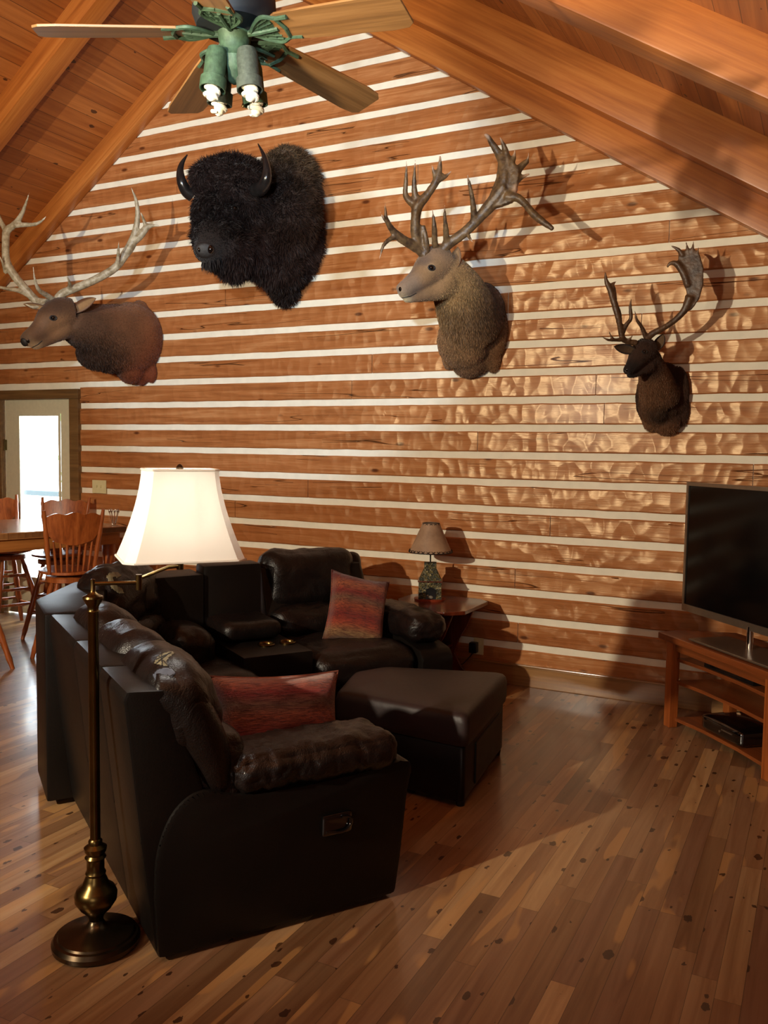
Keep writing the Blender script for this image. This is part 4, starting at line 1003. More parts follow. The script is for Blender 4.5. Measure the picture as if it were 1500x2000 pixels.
for o, (xy, f, lab) in zip(kids, chairs):
    o.location = (xy[0], xy[1], 0); o.rotation_euler = (0, 0, math.atan2(f[1], f[0])); o['label'] = lab
# utensil jar on the table
ca = thing('utensil_holder', 'clear holder full of silver cutlery on the table by the wall', 'utensil holder', (-5.0, -0.64, 1.0))
MB().lathe([(0.03, 0.0), (0.038, 0.002), (0.042, 0.07), (0.040, 0.07), (0.036, 0.006), (0.0, 0.004)], 20).build('jar', M['glass'], ca, smooth=True)
for i in range(9):
    a = i * 0.7; x, y = 0.018 * math.cos(a), 0.018 * math.sin(a); u = MB().tube([(x * 0.6, y * 0.6, 0.006), (x * 1.9, y * 1.9, 0.10)], 0.0025, 6); u.ell((x * 2.0, y * 2.0, 0.115), (0.008, 0.005, 0.016)); 
    tag(u.build('utensil', M['chrome'], None, smooth=True, off=(0, 0, 0)), 'silver spoon standing in the cutlery holder on the table', 'spoon', 'cutlery in the holder').location = (-5.0, -0.64, 1.0)

# ================================================================== MOUNTED ANIMALS
def remesh(mb, vox, smooth_it=4, wallclamp=-0.003):
    me = bpy.data.meshes.new('tmp'); me.from_pydata([tuple(v) for v in mb.v], [], mb.f); me.update()
    bm = bmesh.new(); bm.from_mesh(me); bmesh.ops.recalc_face_normals(bm, faces=bm.faces[:]); bm.to_mesh(me); bm.free()
    ob = bpy.data.objects.new('tmp', me); COL.objects.link(ob)
    md = ob.modifiers.new('r', 'REMESH'); md.mode = 'VOXEL'; md.voxel_size = vox
    ms = ob.modifiers.new('s', 'SMOOTH'); ms.iterations = smooth_it; ms.factor = 0.5
    dg = bpy.context.evaluated_depsgraph_get(); dg.update()
    out = bpy.data.meshes.new_from_object(ob.evaluated_get(dg)); 
    bpy.data.objects.remove(ob); 
    if wallclamp is not None:
        for v in out.vertices:
            if v.co.y > wallclamp: v.co.y = wallclamp
    for p in out.polygons: p.use_smooth = True
    return out
def colorize(me, spots, jit=0.0):
    """fur colouring: inverse distance blend of (point, weight radius, colour)"""
    at_ = me.color_attributes.new('col', 'FLOAT_COLOR', 'POINT')
    buf = []
    for v in me.vertices:
        ws = 0; c = [0, 0, 0]
        for p, r, k in spots:
            d = ((v.co - p).length / r); wgt = 1 / (d ** 4 + 0.02); ws += wgt
            for i in range(3): c[i] += wgt * k[i]
        j = 1 + jit * noise.noise(v.co * 9)
        buf += [c[0] / ws * j, c[1] / ws * j, c[2] / ws * j, 1]
    at_.data.foreach_set('color', buf)
def link_mesh(name, me, mat, parent, loc, label=None):
    me.transform(Matrix.Translation(-Vector(loc))); me.materials.clear(); me.materials.append(mat)
    o = bpy.data.objects.new(name, me); COL.objects.link(o); o.parent = parent
    if label: o['label'] = label
    return o
def fur(me, n, length, width, comb, mat, parent, loc, name='fur', sel=None, curl=0.3, dark=0.7, lay=0.5, seed=1):
    """individual hair locks as thin tapering blades rooted in the skin"""
    rnd = random.Random(seed)
    cols = me.color_attributes['col'].data
    polys = [p for p in me.polygons if p.center.y < -0.01 and (sel is None or sel(p.center))]
    cum = []; a = 0
    for p in polys: a += p.area; cum.append(a)
    import bisect
    vs = []; fs = []; cl = []
    for i in range(n):
        p = polys[min(len(polys) - 1, bisect.bisect(cum, rnd.random() * a))]
        v = [me.vertices[k].co for k in p.vertices]
        r1, r2 = rnd.random(), rnd.random()
        q = v[0].lerp(v[1], r1).lerp(v[3 % len(v)].lerp(v[2], r1), r2)
        nrm = p.normal
        L = length * (0.6 + 0.8 * rnd.random()) * (comb[1](q) if comb[1] else 1)
        cv = Vector(comb[0]); clump = Vector((noise.noise(q * 14), noise.noise(q * 14 + Vector((5, 0, 0))), noise.noise(q * 14 + Vector((0, 7, 0)))))
        d = (nrm * (1 - lay) + cv * lay + clump * curl * 2 + Vector((rnd.gauss(0, curl), rnd.gauss(0, curl), rnd.gauss(0, curl))) * 0.5)
        if d.dot(nrm) < 0.15: d += nrm * (0.2 - d.dot(nrm))
        d.normalize(); s = d.cross(Vector((rnd.random() - 0.5, rnd.random() - 0.5, rnd.random() - 0.5))).normalized() * width
        m_ = q + d * L * 0.5; e = m_ + (d + cv * 0.5 * lay).normalized() * L * 0.5
        b = len(vs); base = q - nrm * 0.004
        if e.y > -0.004: continue
        vs += [base - s, base + s, m_ + s * 0.7, m_ - s * 0.7, e]
        fs += [(b, b + 1, b + 2, b + 3), (b + 3, b + 2, b + 4)]
        c = cols[p.vertices[0]].color; k = dark + (1.25 - dark) * rnd.random()
        cl += [c[0] * k, c[1] * k, c[2] * k, 1] * 5
    m2 = bpy.data.meshes.new(name); m2.from_pydata(vs, [], fs); m2.update()
    at_ = m2.color_attributes.new('col', 'FLOAT_COLOR', 'POINT'); at_.data.foreach_set('color', cl)
    o = link_mesh(name, m2, mat, parent, loc); o['kind'] = 'stuff'
    return o

def bvh_of(me, off=None):
    o = Vector(off) if off is not None else Vector()
    return BVHTree.FromPolygons([v.co + o for v in me.vertices], [tuple(p.vertices) for p in me.polygons])
def hit(bv, px, py):
    d = (RX * ((px - 750) / FPX) - RY * ((py - 1000) / FPX) + RF).normalized()
    p, n, i, t = bv.ray_cast(CAM, d)
    return (p, n) if p is not None else (None, None)
def eye_on(bv, px, py, r, parent, loc):
    p, n = hit(bv, px, py)
    if p is None: return
    Q = n.to_track_quat('Z', 'Y').to_matrix().to_4x4(); Q.translation = p - n * r * 0.35
    MB().ell(Q.translation, (r, r, r)).build('eye', M['eye'], parent, smooth=True, off=loc)
    MB().tube([(r * 1.25 * math.cos(a * math.pi / 10), r * 0.85 * math.sin(a * math.pi / 10), r * 0.35) for a in range(21)], r * 0.28, 8, Q).build('eyelid', M['nose'], parent, smooth=True, off=loc)
def spot_on(name, bv, px, py, size, mat, parent, loc, sink=0.4):
    p, n = hit(bv, px, py)
    if p is None: return
    Q = n.to_track_quat('Z', 'Y').to_matrix().to_4x4()
    MB().ell(p - n * size[2] * sink, size, Q).build(name, mat, parent, smooth=True, off=loc)
def line_on(name, bv, pix, rad, mat, parent, loc):
    P = []
    for i in range(len(pix) - 1):
        for j in range(6):
            f = j / 6; p, n = hit(bv, pix[i][0] + (pix[i + 1][0] - pix[i][0]) * f, pix[i][1] + (pix[i + 1][1] - pix[i][1]) * f)
            if p is not None: P.append(p)
    if len(P) > 2: MB().tube(P, rad, 6).build(name, mat, parent, smooth=True, off=loc)

def PP(seq):  # (px, py, Y, r) -> Vector4 path
    out = []
    for px, py, Y, r in seq:
        q = at(px, py, Y); out.append((q.x, q.y, q.z, r))
    return out
def limb(mb, seq, k=5, n=14):
    P = smooth_path(PP(seq), k); mb.tube([Vector(v[:3]) for v in P], [max(0.0025, v[3]) for v in P], n); return mb
def antler(name, limbs, plates, mat, parent, loc, vox=0.007, tipc=0.05, it=2):
    mb = MB(); tips = []
    for seq in limbs:
        limb(mb, seq, 6, 10)
        if seq[-1][3] < 0.008: tips.append((at(*seq[-1][:3]), at(*seq[-2][:3])))
    for poly, th in plates:
        P = [at(*q) for q in poly]; c = sum(P, Vector()) / len(P)
        nrm = Vector()
        for i in range(len(P)): nrm += (P[i] - c).cross(P[(i + 1) % len(P)] - c)
        nrm.normalize(); n_ = len(P)
        vs = [c + nrm * th * 0.6] + [q + nrm * th / 2 for q in P] + [c - nrm * th * 0.6] + [q - nrm * th / 2 for q in P]
        fs = []
        for i in range(n_):
            j = (i + 1) % n_
            fs += [(0, 1 + i, 1 + j), (n_ + 1, n_ + 2 + j, n_ + 2 + i), (1 + i, n_ + 2 + i, n_ + 2 + j, 1 + j)]
        mb.add(vs, fs)
    me = remesh(mb, vox, it, None)
    ta = me.attributes.new('tip', 'FLOAT', 'POINT'); buf = []
    for v in me.vertices:
        w_ = 0
        for a, b in tips: w_ = max(w_, 1 - min(1, (v.co - a).length / tipc))
        buf.append(min(1, w_ * 1.5))
    ta.data.foreach_set('value', buf)
    for v in me.vertices:  # pearling
        k = noise.noise(v.co * 60) * 0.0016; v.co += v.normal * k
    return link_mesh(name, me, mat, parent, loc)
def ear(name, base, tip, wide, mat_out, parent, loc, c_out, c_in, fold):
    """cupped leaf-shaped ear from base to tip; wide = half width, fold = cup direction"""
    base, tip, fold = Vector(base), Vector(tip), Vector(fold).normalized(); ax = tip - base; side = ax.cross(fold).normalized(); fold = side.cross(ax).normalized()
    vs = []; cl = []; fs = []; n, m_ = 10, 10
    for lay in (0, 1):
        for i in range(n + 1):
            t = i / n; w_ = wide * math.sin(math.pi * min(1, 0.14 + 0.86 * t)) ** 0.75 * (1.0 if t < 0.96 else 0.5)
            for j in range(m_ + 1):
                a = (-1 + 2 * j / m_); q = base + ax * t + side * (w_ * a) - fold * (w_ * 0.75 * (1 - a * a)) * (1 - 0.5 * t)
                if lay: q = q - fold * 0.007
                vs.append(q); k = c_out if lay else (c_in if abs(a) < 0.75 else c_out); cl += [k[0], k[1], k[2], 1]
    N = (n + 1) * (m_ + 1)
    for lay in (0, 1):
        for i in range(n):
            for j in range(m_):
                a = lay * N + i * (m_ + 1) + j; f = (a, a + 1, a + m_ + 2, a + m_ + 1); fs.append(f if lay else f[::-1])
    for i in range(n):
        for j in (0, m_): a = i * (m_ + 1) + j; fs.append((a, a + m_ + 1, a + m_ + 1 + N, a + N))
    me = bpy.data.meshes.new(name); me.from_pydata(vs, [], fs); me.update()
    at_ = me.color_attributes.new('col', 'FLOAT_COLOR', 'POINT'); at_.data.foreach_set('color', cl)
    for p in me.polygons: p.use_smooth = True
    return link_mesh(name, me, mat_out, parent, loc)
def face_parts(parent, loc, eyes, nostrils, nosepad):
    for q, r in eyes: MB().ell(q, (r, r, r)).build('eye', M['eye'], parent, smooth=True, off=loc)
    if nosepad: 
        mb = MB()
        for q, r in nosepad: mb.ell(q, r)
        mb.build('nose', M['nose'], parent, smooth=True, off=loc)
    for q, r in nostrils: MB().ell(q, r).build('nostril', M['gloss'], parent, smooth=True, off=loc)

# ---------------------------------------------------------------- ELK
def elk():
    loc = at(258, 662, 0.0); loc.y = 0
    t = thing('elk_mount', 'mounted elk head and shoulders with pale branching antlers, above the door', 'mounted elk', loc)
    mb = MB()
    limb(mb, [(262, 662, 0.0, 0.30), (248, 662, -0.12, 0.31), (222, 655, -0.28, 0.265), (190, 645, -0.45, 0.215), (160, 636, -0.60, 0.175), (135, 622, -0.72, 0.14)], 5, 26)
    mb.ell(at(272, 668, -0.02), (0.17, 0.10, 0.36)); mb.ell(at(255, 700, -0.10), (0.16, 0.14, 0.22)); mb.ell(at(276, 722, -0.02), (0.10, 0.06, 0.14)); mb.ell(at(296, 728, -0.015), (0.06, 0.04, 0.09))
    mb.ell(at(190, 690, -0.40), (0.17, 0.17, 0.13)); mb.ell(at(215, 692, -0.28), (0.17, 0.17, 0.15))
    limb(mb, [(140, 612, -0.72, 0.115), (118, 612, -0.80, 0.125), (100, 624, -0.87, 0.115), (84, 640, -0.93, 0.085), (68, 653, -0.98, 0.068), (54, 663, -1.02, 0.060), (47, 668, -1.03, 0.045)], 5, 20)
    limb(mb, [(130, 640, -0.76, 0.085), (105, 655, -0.86, 0.06), (82, 668, -0.93, 0.045), (62, 677, -0.98, 0.034)], 4, 14)
    me = remesh(mb, 0.014, 7)
    d, r_ = rgb(56, 36, 24), rgb(124, 62, 30)
    colorize(me, [(at(265, 650, 0), 0.25, rgb(140, 82, 44)), (at(290, 690, 0), 0.2, r_), (at(285, 735, 0), 0.2, rgb(116, 54, 26)), (at(230, 610, -.2), 0.22, rgb(142, 98, 62)), (at(215, 655, -.3), .22, rgb(104, 70, 46)), (at(180, 690, -.45), .2, d), (at(150, 680, -.6), .15, d), (at(200, 720, -.3), .15, d), (at(165, 640, -.6), .14, rgb(88, 62, 44)),
                  (at(105, 600, -.9), .08, rgb(84, 58, 40)), (at(118, 640, -.9), .1, rgb(132, 96, 64)), (at(75, 650, -1.0), .06, rgb(104, 76, 56)), (at(62, 676, -1.0), .05, rgb(176, 150, 116)), (at(85, 630, -1.0), .05, rgb(116, 88, 66)), (at(104, 621, -.99), .035, rgb(150, 120, 86)), (at(50, 664, -1.05), .04, rgb(96, 76, 62))], 0.25)
    fu = link_mesh('body', me, M['fur'], t, loc, None)
    me2 = me.copy(); me2.transform(Matrix.Translation(loc))
    mc, mz = at(180, 695, -0.45), at(70, 655, -1.0)
    fur(me2, 42000, 0.026, 0.0021, ((0.35, 0.15, -1), lambda q: min(1.0, max(0.30, 1.25 - (q - mc).length * 2.6)) * min(1, max(0.12, (q - mz).length * 2.2))), M['strand'], t, loc, 'coat', None, 0.13, 0.5, 0.8)
    bv = bvh_of(me2)
    eye_on(bv, 104, 621, 0.019, t, loc)
    spot_on('nostril', bv, 55, 667, (0.013, 0.018, 0.008), M['gloss'], t, loc); spot_on('nose', bv, 46, 669, (0.030, 0.034, 0.014), M['nose'], t, loc)
    line_on('mouth', bv, [(48, 681), (62, 679), (74, 673), (84, 664)], 0.0035, M['nose'], t, loc)
    ear('ear', at(140, 606, -0.76), at(187, 582, -0.70), 0.052, M['fur'], t, loc, rgb(104, 66, 40), rgb(156, 122, 84), (-0.2, -1, 0.1))
    ear('ear', at(90, 603, -0.93), at(45, 594, -1.04), 0.026, M['fur'], t, loc, rgb(104, 66, 40), rgb(156, 122, 84), (0.2, -0.6, -0.3))
    A = [(108, 592, -0.83, 0.035), (120, 575, -0.80, 0.034), (139, 566, -0.77, 0.032), (171, 553, -0.72, 0.031), (200, 539, -0.67, 0.031), (227, 521, -0.62, 0.031), (243, 499, -0.58, 0.034), (257, 477, -0.56, 0.036), (264, 452, -0.56, 0.026), (269, 422, -0.57, 0.020), (266, 392, -0.6, 0.014), (256, 366, -0.66, 0.003)]
    antler('antler', [A, [(258, 474, -0.56, 0.03), (274, 460, -0.54, 0.030), (287, 444, -0.52, 0.025), (298, 441, -0.5, 0.014), (312, 440, -0.48, 0.003)], [(286, 446, -0.52, 0.018), (280, 428, -0.55, 0.012), (274, 412, -0.6, 0.003)],
                      [(229, 519, -0.62, 0.02), (231, 496, -0.67, 0.013), (232, 471, -0.74, 0.003)], [(136, 566, -0.78, 0.02), (136, 552, -0.84, 0.012), (129, 537, -0.92, 0.003)],
                      [(108, 588, -0.83, 0.024), (92, 577, -0.92, 0.021), (76, 566, -1.02, 0.017), (68, 546, -1.08, 0.010), (65, 520, -1.1, 0.003)]], [], M['elk_antler'], t, loc)
    B = [(92, 592, -0.88, 0.035), (72, 588, -0.90, 0.034), (53, 568, -0.95, 0.032), (28, 538, -1.02, 0.032), (13, 510, -1.06, 0.030), (11, 478, -1.06, 0.028), (13, 452, -1.04, 0.030), (24, 442, -1.03, 0.026), (35, 431, -1.02, 0.022), (46, 410, -1.03, 0.014), (58, 374, -1.06, 0.003)]
    antler('antler', [B, [(30, 440, -1.03, 0.022), (48, 439, -1.0, 0.018), (68, 438, -0.98, 0.014), (82, 431, -0.97, 0.009), (91, 421, -0.97, 0.003)], [(13, 452, -1.04, 0.024), (3, 435, -1.05, 0.018), (-10, 400, -1.08, 0.004)],
                      [(12, 532, -1.04, 0.02), (6, 515, -1.1, 0.012), (-2, 498, -1.15, 0.003)], [(62, 580, -0.92, 0.022), (38, 568, -1.0, 0.019), (10, 563, -1.08, 0.014), (-22, 556, -1.12, 0.004)],
                      [(88, 594, -0.9, 0.018), (66, 600, -0.98, 0.014), (46, 592, -1.04, 0.003)]], [], M['elk_antler'], t, loc)
elk()

# ---------------------------------------------------------------- BISON
def bison():
    loc = at(570, 430, 0.0); loc.y = 0
    t = thing('bison_mount', 'mounted dark shaggy bison head with curved black horns on the log wall', 'mounted bison', loc)
    mb = MB()
    mb.ell(at(560, 380, -0.05), (0.30, 0.20, 0.34)); mb.ell(at(570, 470, -0.05), (0.27, 0.22, 0.34)); mb.ell(at(562, 345, -0.12), (0.21, 0.2, 0.20))
    mb.ell(at(552, 420, -0.25), (0.29, 0.24, 0.36)); mb.ell(at(548, 505, -0.18), (0.22, 0.2, 0.24)); mb.ell(at(556, 560, -0.06), (0.12, 0.09, 0.14))
    mb.ell(at(470, 385, -0.50), (0.26, 0.24, 0.26)); mb.ell(at(450, 350, -0.48), (0.26, 0.2, 0.16)); mb.ell(at(432, 420, -0.62), (0.20, 0.2, 0.22))
    mb.ell(at(418, 465, -0.72), (0.145, 0.17, 0.16)); mb.ell(at(408, 488, -0.80), (0.105, 0.12, 0.10)); mb.ell(at(455, 490, -0.58), (0.17, 0.2, 0.17)); mb.ell(at(456, 520, -0.55), (0.08, 0.11, 0.10))
    mb.ell(at(495, 485, -0.40), (0.18, 0.22, 0.19)); mb.ell(at(402, 350, -0.60), (0.10, 0.12, 0.12))
    me = remesh(mb, 0.02, 6)
    k0, k1 = rgb(24, 17, 17), rgb(60, 44, 34)
    colorize(me, [(at(585, 340, 0), .22, rgb(104, 84, 62)), (at(600, 400, 0), .2, rgb(88, 66, 50)), (at(590, 480, 0), .2, rgb(60, 40, 34)), (at(560, 570, 0), .2, rgb(38, 26, 22)), (at(430, 360, -.6), .25, rgb(40, 29, 28)), (at(430, 430, -.7), .25, rgb(27, 20, 20)), (at(405, 490, -.85), .12, rgb(38, 33, 32)), (at(480, 490, -.5), .2, rgb(44, 28, 25)), (at(520, 400, -.4), .2, rgb(34, 25, 24)), (at(545, 430, -.3), .15, rgb(56, 38, 32))], 0.3)
    me2 = me.copy()
    link_mesh('body', me, M['furlong'], t, loc)
    muz = at(405, 490, -0.86)
    def lenf(q):
        d = (q - muz).length
        return 0.12 if d < 0.13 else (0.35 if d < 0.2 else 1.0)
    fur(me2, 60000, 0.044, 0.0026, ((0.15, 0, -1), lenf), M['strand'], t, loc, 'shaggy_coat', None, 0.45, 0.55, 0.42, 3)
    beard = lambda c: c.z < at(470, 500, c.y).z and (c - at(470, 530, -0.55)).length < 0.3
    fur(me2, 4000, 0.06, 0.003, ((0.0, 0, -1), None), M['strand'], t, loc, 'beard', beard, 0.2, 0.5, 0.7, 4)
    for seq in ([(500, 372, -0.62, 0.052), (512, 366, -0.66, 0.048), (520, 350, -0.70, 0.038), (521, 328, -0.70, 0.027), (516, 305, -0.68, 0.016), (504, 281, -0.66, 0.004)],
                [(376, 382, -0.62, 0.048), (364, 373, -0.66, 0.044), (355, 355, -0.70, 0.036), (352, 335, -0.70, 0.026), (356, 318, -0.69, 0.016), (366, 302, -0.67, 0.004)]):
        limb(MB(), seq, 6, 18).build('horn', M['horn'], t, smooth=True, off=loc, sharp=0)
    bv = bvh_of(me2)
    eye_on(bv, 459, 407, 0.022, t, loc); eye_on(bv, 392, 410, 0.020, t, loc)
    spot_on('nose', bv, 400, 489, (0.07, 0.055, 0.02), M['nose'], t, loc, 0.75); spot_on('nostril', bv, 412, 487, (0.024, 0.030, 0.022), M['gloss'], t, loc, 0.1); spot_on('nostril', bv, 390, 487, (0.014, 0.024, 0.02), M['gloss'], t, loc, 0.1)
bison()

# ---------------------------------------------------------------- RED STAG
def stag():
    loc = at(925, 660, 0.0); loc.y = 0
    t = thing('red_deer_mount', 'mounted brown red deer stag with large dark palmated antlers', 'mounted deer', loc)
    mb = MB()
    mb.ell(at(922, 655, -0.02), (0.24, 0.10, 0.29)); mb.ell(at(940, 615, -0.08), (0.17, 0.15, 0.22)); mb.ell(at(905, 665, -0.12), (0.19, 0.15, 0.20)); mb.ell(at(915, 702, -0.06), (0.13, 0.09, 0.13))
    mb.ell(at(964, 690, -0.015), (0.06, 0.05, 0.14)); mb.ell(at(876, 690, -0.03), (0.05, 0.05, 0.12)); mb.ell(at(962, 645, -0.03), (0.11, 0.09, 0.22))
    limb(mb, [(925, 640, -0.10, 0.21), (913, 612, -0.22, 0.20), (900, 580, -0.36, 0.175), (885, 552, -0.47, 0.15), (872, 530, -0.54, 0.125), (862, 515, -0.58, 0.11)], 5, 26)
    limb(mb, [(868, 510, -0.58, 0.10), (852, 514, -0.64, 0.108), (836, 528, -0.71, 0.098), (820, 543, -0.78, 0.072), (803, 556, -0.84, 0.058), (788, 566, -0.88, 0.050), (778, 571, -0.90, 0.040)], 5, 20)
    limb(mb, [(872, 552, -0.58, 0.09), (850, 567, -0.66, 0.062), (826, 576, -0.75, 0.042), (804, 581, -0.82, 0.033), (788, 583, -0.86, 0.026)], 4, 14)
    me = remesh(mb, 0.012, 6)
    colorize(me, [(at(850, 500, -.65), .09, rgb(138, 114, 92)), (at(840, 545, -.75), .1, rgb(160, 126, 88)), (at(800, 560, -.85), .08, rgb(140, 120, 102)), (at(790, 584, -.86), .045, rgb(204, 188, 150)), (at(815, 578, -.8), .05, rgb(150, 118, 86)), (at(843, 523, -.79), .03, rgb(190, 160, 120)), (at(830, 512, -.78), .05, rgb(112, 94, 80)), (at(880, 560, -.5), .14, rgb(164, 128, 82)), (at(905, 600, -.3), .15, rgb(116, 84, 54)), (at(930, 610, -.15), .12, rgb(60, 38, 26)), (at(945, 640, -.1), .12, rgb(72, 48, 32)), (at(960, 590, -.1), .1, rgb(92, 64, 44)), (at(905, 660, -.2), .14, rgb(146, 108, 70)), (at(880, 670, -.1), .12, rgb(160, 120, 82)), (at(920, 715, 0), .12, rgb(120, 90, 66)), (at(975, 670, 0), .12, rgb(136, 96, 62)), (at(870, 610, -.35), .1, rgb(148, 114, 74))], 0.3)
    me2 = me.copy(); link_mesh('body', me, M['fur'], t, loc)
    mc, mz = at(892, 605, -0.35), at(800, 560, -0.85)
    fur(me2, 42000, 0.022, 0.0019, ((0.15, 0.1, -1), lambda q: 1.3 * min(1.0, max(0.35, 1.3 - (q - mc).length * 2.4)) * min(1, max(0.12, (q - mz).length * 2.2))), M['strand'], t, loc, 'coat', None, 0.16, 0.45, 0.78, 9)
    bv = bvh_of(me2)
    eye_on(bv, 843, 523, 0.0175, t, loc)
    spot_on('nostril', bv, 781, 565, (0.011, 0.015, 0.006), M['gloss'], t, loc); spot_on('nose', bv, 774, 570, (0.026, 0.030, 0.014), M['nose'], t, loc)
    line_on('mouth', bv, [(774, 581), (790, 581), (803, 578), (815, 571)], 0.003, M['nose'], t, loc)
    ear('ear', at(882, 528, -0.60), at(894, 482, -0.58), 0.050, M['fur'], t, loc, rgb(128, 94, 62), rgb(150, 118, 84), (-0.3, -1, 0.2))
    ear('ear', at(850, 500, -0.70), at(848, 470, -0.56), 0.036, M['fur'], t, loc, rgb(128, 94, 62), rgb(150, 118, 84), (0, -0.6, -0.6))
    Am = [(862, 492, -0.66, 0.035), (874, 478, -0.65, 0.034), (891, 466, -0.64, 0.033), (908, 453, -0.63, 0.032), (924, 438, -0.62, 0.032), (940, 421, -0.61, 0.034), (952, 407, -0.60, 0.040), (968, 388, -0.60, 0.042), (985, 365, -0.60, 0.042)]
    antler('antler', [Am, [(980, 372, -0.6, 0.04), (986, 340, -0.6, 0.038), (982, 318, -0.6, 0.03), (974, 300, -0.6, 0.026), (962, 282, -0.63, 0.020), (952, 266, -0.66, 0.014), (944, 263, -0.67, 0.005)],
                      [(992, 330, -0.6, 0.03), (990, 306, -0.61, 0.022), (985, 287, -0.62, 0.016), (975, 266, -0.66, 0.004)], [(998, 322, -0.6, 0.022), (1004, 306, -0.6, 0.014), (1006, 290, -0.62, 0.004)],
                      [(1004, 345, -0.59, 0.03), (1014, 330, -0.58, 0.024), (1026, 318, -0.57, 0.018), (1034, 316, -0.57, 0.008)], [(1018, 326, -0.58, 0.018), (1030, 312, -0.58, 0.010), (1033, 296, -0.6, 0.004)], [(1012, 350, -0.58, 0.02), (1024, 344, -0.57, 0.012), (1034, 340, -0.57, 0.005)],
                      [(1004, 366, -0.59, 0.016), (1012, 372, -0.58, 0.004)], [(990, 385, -0.6, 0.034), (1010, 386, -0.6, 0.026), (1027, 400, -0.6, 0.022), (1040, 416, -0.6, 0.023), (1056, 430, -0.6, 0.022), (1070, 440, -0.6, 0.018), (1081, 448, -0.6, 0.013)],
                      [(926, 436, -0.62, 0.024), (925, 412, -0.66, 0.020), (922, 386, -0.7, 0.016), (917, 360, -0.74, 0.011), (911, 336, -0.78, 0.003)], [(851, 490, -0.68, 0.022), (849, 468, -0.73, 0.020), (848, 440, -0.78, 0.016), (844, 406, -0.82, 0.003)],
                      [(872, 476, -0.66, 0.022), (871, 452, -0.71, 0.019), (869, 425, -0.76, 0.012), (868, 396, -0.8, 0.003)], [(910, 452, -0.63, 0.018), (918, 466, -0.66, 0.010), (925, 475, -0.68, 0.003)]],
           [([(948, 412, -0.6), (958, 380, -0.6), (970, 350, -0.6), (974, 318, -0.6), (996, 310, -0.6), (1016, 330, -0.59), (1014, 352, -0.59), (1008, 376, -0.59), (1000, 396, -0.6), (978, 404, -0.6)], 0.040)], M['stag_antler'], t, loc, 0.008)
    Bm = [(832, 500, -0.74, 0.032), (820, 488, -0.76, 0.032), (814, 470, -0.79, 0.031), (811, 448, -0.82, 0.031), (812, 424, -0.84, 0.031), (816, 402, -0.85, 0.036), (830, 386, -0.84, 0.028), (842, 370, -0.83, 0.024), (853, 351, -0.82, 0.024), (859, 326, -0.82, 0.016), (859, 299, -0.84, 0.003)]
    antler('antler', [Bm, [(853, 352, -0.82, 0.02), (868, 346, -0.80, 0.014), (884, 332, -0.78, 0.003)], [(852, 350, -0.82, 0.018), (846, 334, -0.84, 0.010), (844, 318, -0.86, 0.003)],
                      [(812, 400, -0.85, 0.03), (800, 392, -0.87, 0.024), (792, 380, -0.88, 0.018), (793, 350, -0.90, 0.013), (794, 313, -0.93, 0.003)], [(816, 396, -0.85, 0.025), (810, 376, -0.87, 0.019), (809, 350, -0.89, 0.014), (811, 312, -0.92, 0.003)],
                      [(822, 490, -0.76, 0.03), (800, 476, -0.83, 0.030), (780, 463, -0.90, 0.028), (764, 446, -0.96, 0.020), (754, 424, -1.0, 0.013), (752, 393, -1.03, 0.003)], [(776, 460, -0.91, 0.02), (760, 440, -0.99, 0.014), (748, 424, -1.04, 0.009), (742, 412, -1.06, 0.003)],
                      [(782, 462, -0.9, 0.02), (764, 466, -0.95, 0.015), (750, 478, -0.99, 0.012), (744, 494, -1.0, 0.008), (741, 507, -1.0, 0.003)], [(834, 494, -0.74, 0.022), (832, 468, -0.78, 0.018), (826, 440, -0.80, 0.014)]],
           [], M['stag_antler'], t, loc, 0.008)
stag()

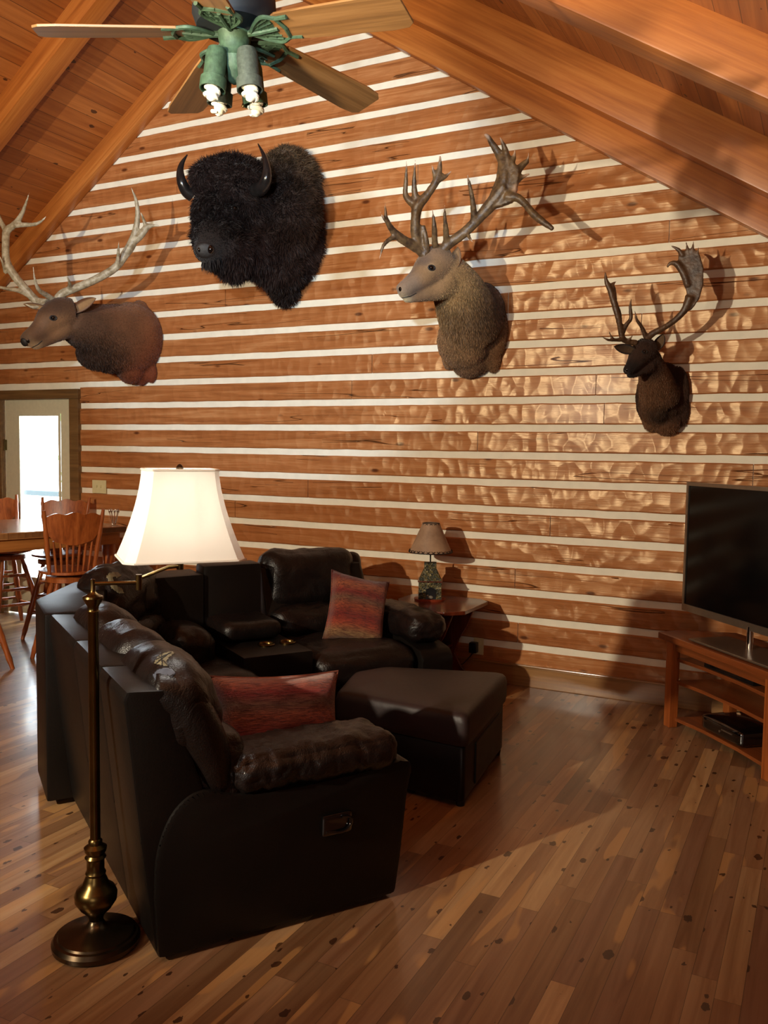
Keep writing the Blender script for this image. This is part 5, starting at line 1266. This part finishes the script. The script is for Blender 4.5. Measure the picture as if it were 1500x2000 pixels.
# ---------------------------------------------------------------- FALLOW DEER
def fallow():
    loc = at(1295, 775, 0.0); loc.y = 0
    t = thing('fallow_deer_mount', 'small mounted fallow deer with broad flat antlers, high on the wall above the television', 'mounted deer', loc)
    mb = MB()
    mb.ell(at(1292, 775, -0.015), (0.165, 0.075, 0.22)); mb.ell(at(1286, 790, -0.06), (0.13, 0.09, 0.14)); mb.ell(at(1288, 806, -0.12), (0.05, 0.05, 0.05)); mb.ell(at(1272, 815, -0.03), (0.06, 0.05, 0.09)); mb.ell(at(1302, 822, -0.04), (0.09, 0.06, 0.09)); mb.ell(at(1334, 800, -0.01), (0.04, 0.035, 0.11)); mb.ell(at(1322, 765, -0.03), (0.075, 0.06, 0.16))
    limb(mb, [(1290, 775, -0.08, 0.13), (1282, 750, -0.17, 0.108), (1276, 728, -0.25, 0.088), (1270, 710, -0.31, 0.074), (1266, 694, -0.35, 0.066)], 5, 24)
    limb(mb, [(1268, 684, -0.35, 0.068), (1258, 686, -0.39, 0.072), (1248, 696, -0.43, 0.062), (1239, 708, -0.47, 0.046), (1230, 719, -0.50, 0.034), (1222, 726, -0.52, 0.026)], 5, 18)
    limb(mb, [(1268, 712, -0.36, 0.05), (1252, 722, -0.41, 0.034), (1236, 731, -0.46, 0.022), (1226, 733, -0.49, 0.017)], 4, 12)
    me = remesh(mb, 0.009, 6)
    colorize(me, [(at(1250, 690, -.42), .07, rgb(58, 38, 28)), (at(1265, 715, -.36), .06, rgb(64, 41, 30)), (at(1228, 725, -.5), .05, rgb(26, 18, 16)), (at(1275, 745, -.2), .08, rgb(126, 88, 60)), (at(1262, 760, -.15), .07, rgb(120, 84, 58)), (at(1300, 740, -.1), .07, rgb(40, 24, 17)), (at(1290, 805, -.1), .05, rgb(40, 26, 18)), (at(1270, 830, 0), .06, rgb(140, 100, 68)), (at(1300, 838, 0), .06, rgb(126, 86, 58)), (at(1330, 800, 0), .08, rgb(64, 40, 28)), (at(1240, 790, 0), .08, rgb(62, 40, 28))], 0.25)
    me2 = me.copy(); link_mesh('body', me, M['fur'], t, loc)
    fur(me2, 26000, 0.012, 0.0015, ((0.15, 0.1, -1), lambda q: min(1, max(0.2, (q - at(1228, 722, -0.5)).length * 3.5))), M['strand'], t, loc, 'coat', None, 0.12, 0.7, 0.82, 11)
    bv = bvh_of(me2)
    eye_on(bv, 1259, 687, 0.0125, t, loc)
    spot_on('nostril', bv, 1224, 723, (0.007, 0.010, 0.004), M['gloss'], t, loc); spot_on('nose', bv, 1221, 727, (0.016, 0.018, 0.008), M['nose'], t, loc)
    line_on('mouth', bv, [(1223, 735), (1233, 733), (1243, 727)], 0.002, M['nose'], t, loc)
    ear('ear', at(1281, 682, -0.36), at(1295, 652, -0.34), 0.036, M['fur'], t, loc, rgb(48, 31, 22), rgb(104, 80, 56), (-0.4, -1, 0.1))
    ear('ear', at(1240, 686, -0.47), at(1200, 677, -0.60), 0.030, M['fur'], t, loc, rgb(48, 31, 22), rgb(104, 80, 56), (0.1, -1, -0.2))
    antler('antler', [[(1262, 664, -0.39, 0.022), (1274, 652, -0.39, 0.020), (1300, 638, -0.38, 0.017), (1322, 622, -0.37, 0.018), (1338, 604, -0.37, 0.022), (1348, 580, -0.37, 0.03)],
                      [(1344, 560, -0.37, 0.02), (1335, 534, -0.37, 0.022), (1322, 516, -0.38, 0.018), (1310, 514, -0.38, 0.012), (1303, 522, -0.38, 0.006)], [(1334, 500, -0.37, 0.016), (1325, 488, -0.38, 0.012), (1309, 479, -0.39, 0.003)],
                      [(1344, 492, -0.37, 0.012), (1340, 472, -0.38, 0.003)], [(1352, 490, -0.37, 0.012), (1355, 471, -0.38, 0.003)], [(1362, 496, -0.37, 0.010), (1365, 483, -0.38, 0.003)],
                      [(1262, 660, -0.4, 0.016), (1254, 640, -0.43, 0.012), (1244, 625, -0.46, 0.009), (1240, 606, -0.48, 0.003)]],
           [([(1334, 608, -0.37), (1341, 585, -0.37), (1340, 555, -0.37), (1332, 528, -0.37), (1324, 505, -0.37), (1326, 492, -0.37), (1345, 486, -0.37), (1358, 488, -0.37), (1367, 498, -0.37), (1374, 522, -0.37), (1374, 556, -0.37), (1366, 584, -0.37), (1350, 606, -0.37)], 0.016)], M['fallow_antler'], t, loc, 0.006)
    antler('antler', [[(1244, 670, -0.44, 0.020), (1230, 668, -0.46, 0.018), (1217, 662, -0.49, 0.018), (1212, 645, -0.51, 0.016), (1208, 622, -0.53, 0.018), (1201, 596, -0.54, 0.020), (1193, 570, -0.55, 0.018), (1184, 548, -0.56, 0.013), (1182, 530, -0.57, 0.003)],
                      [(1200, 590, -0.54, 0.016), (1199, 568, -0.54, 0.014), (1196, 556, -0.54, 0.012), (1204, 550, -0.53, 0.004)], [(1214, 655, -0.5, 0.016), (1222, 636, -0.5, 0.014), (1232, 622, -0.49, 0.012), (1231, 600, -0.5, 0.010), (1233, 582, -0.51, 0.003)],
                      [(1218, 663, -0.49, 0.014), (1204, 664, -0.53, 0.011), (1188, 664, -0.57, 0.008), (1174, 656, -0.6, 0.003)], [(1200, 664, -0.54, 0.010), (1193, 656, -0.56, 0.007), (1190, 645, -0.57, 0.003)], [(1226, 667, -0.47, 0.012), (1232, 660, -0.49, 0.007), (1236, 654, -0.5, 0.003)]],
           [([(1208, 640, -0.52), (1202, 605, -0.53), (1206, 590, -0.53), (1214, 612, -0.52), (1216, 640, -0.51)], 0.012)], M['fallow_antler'], t, loc, 0.006)
fallow()
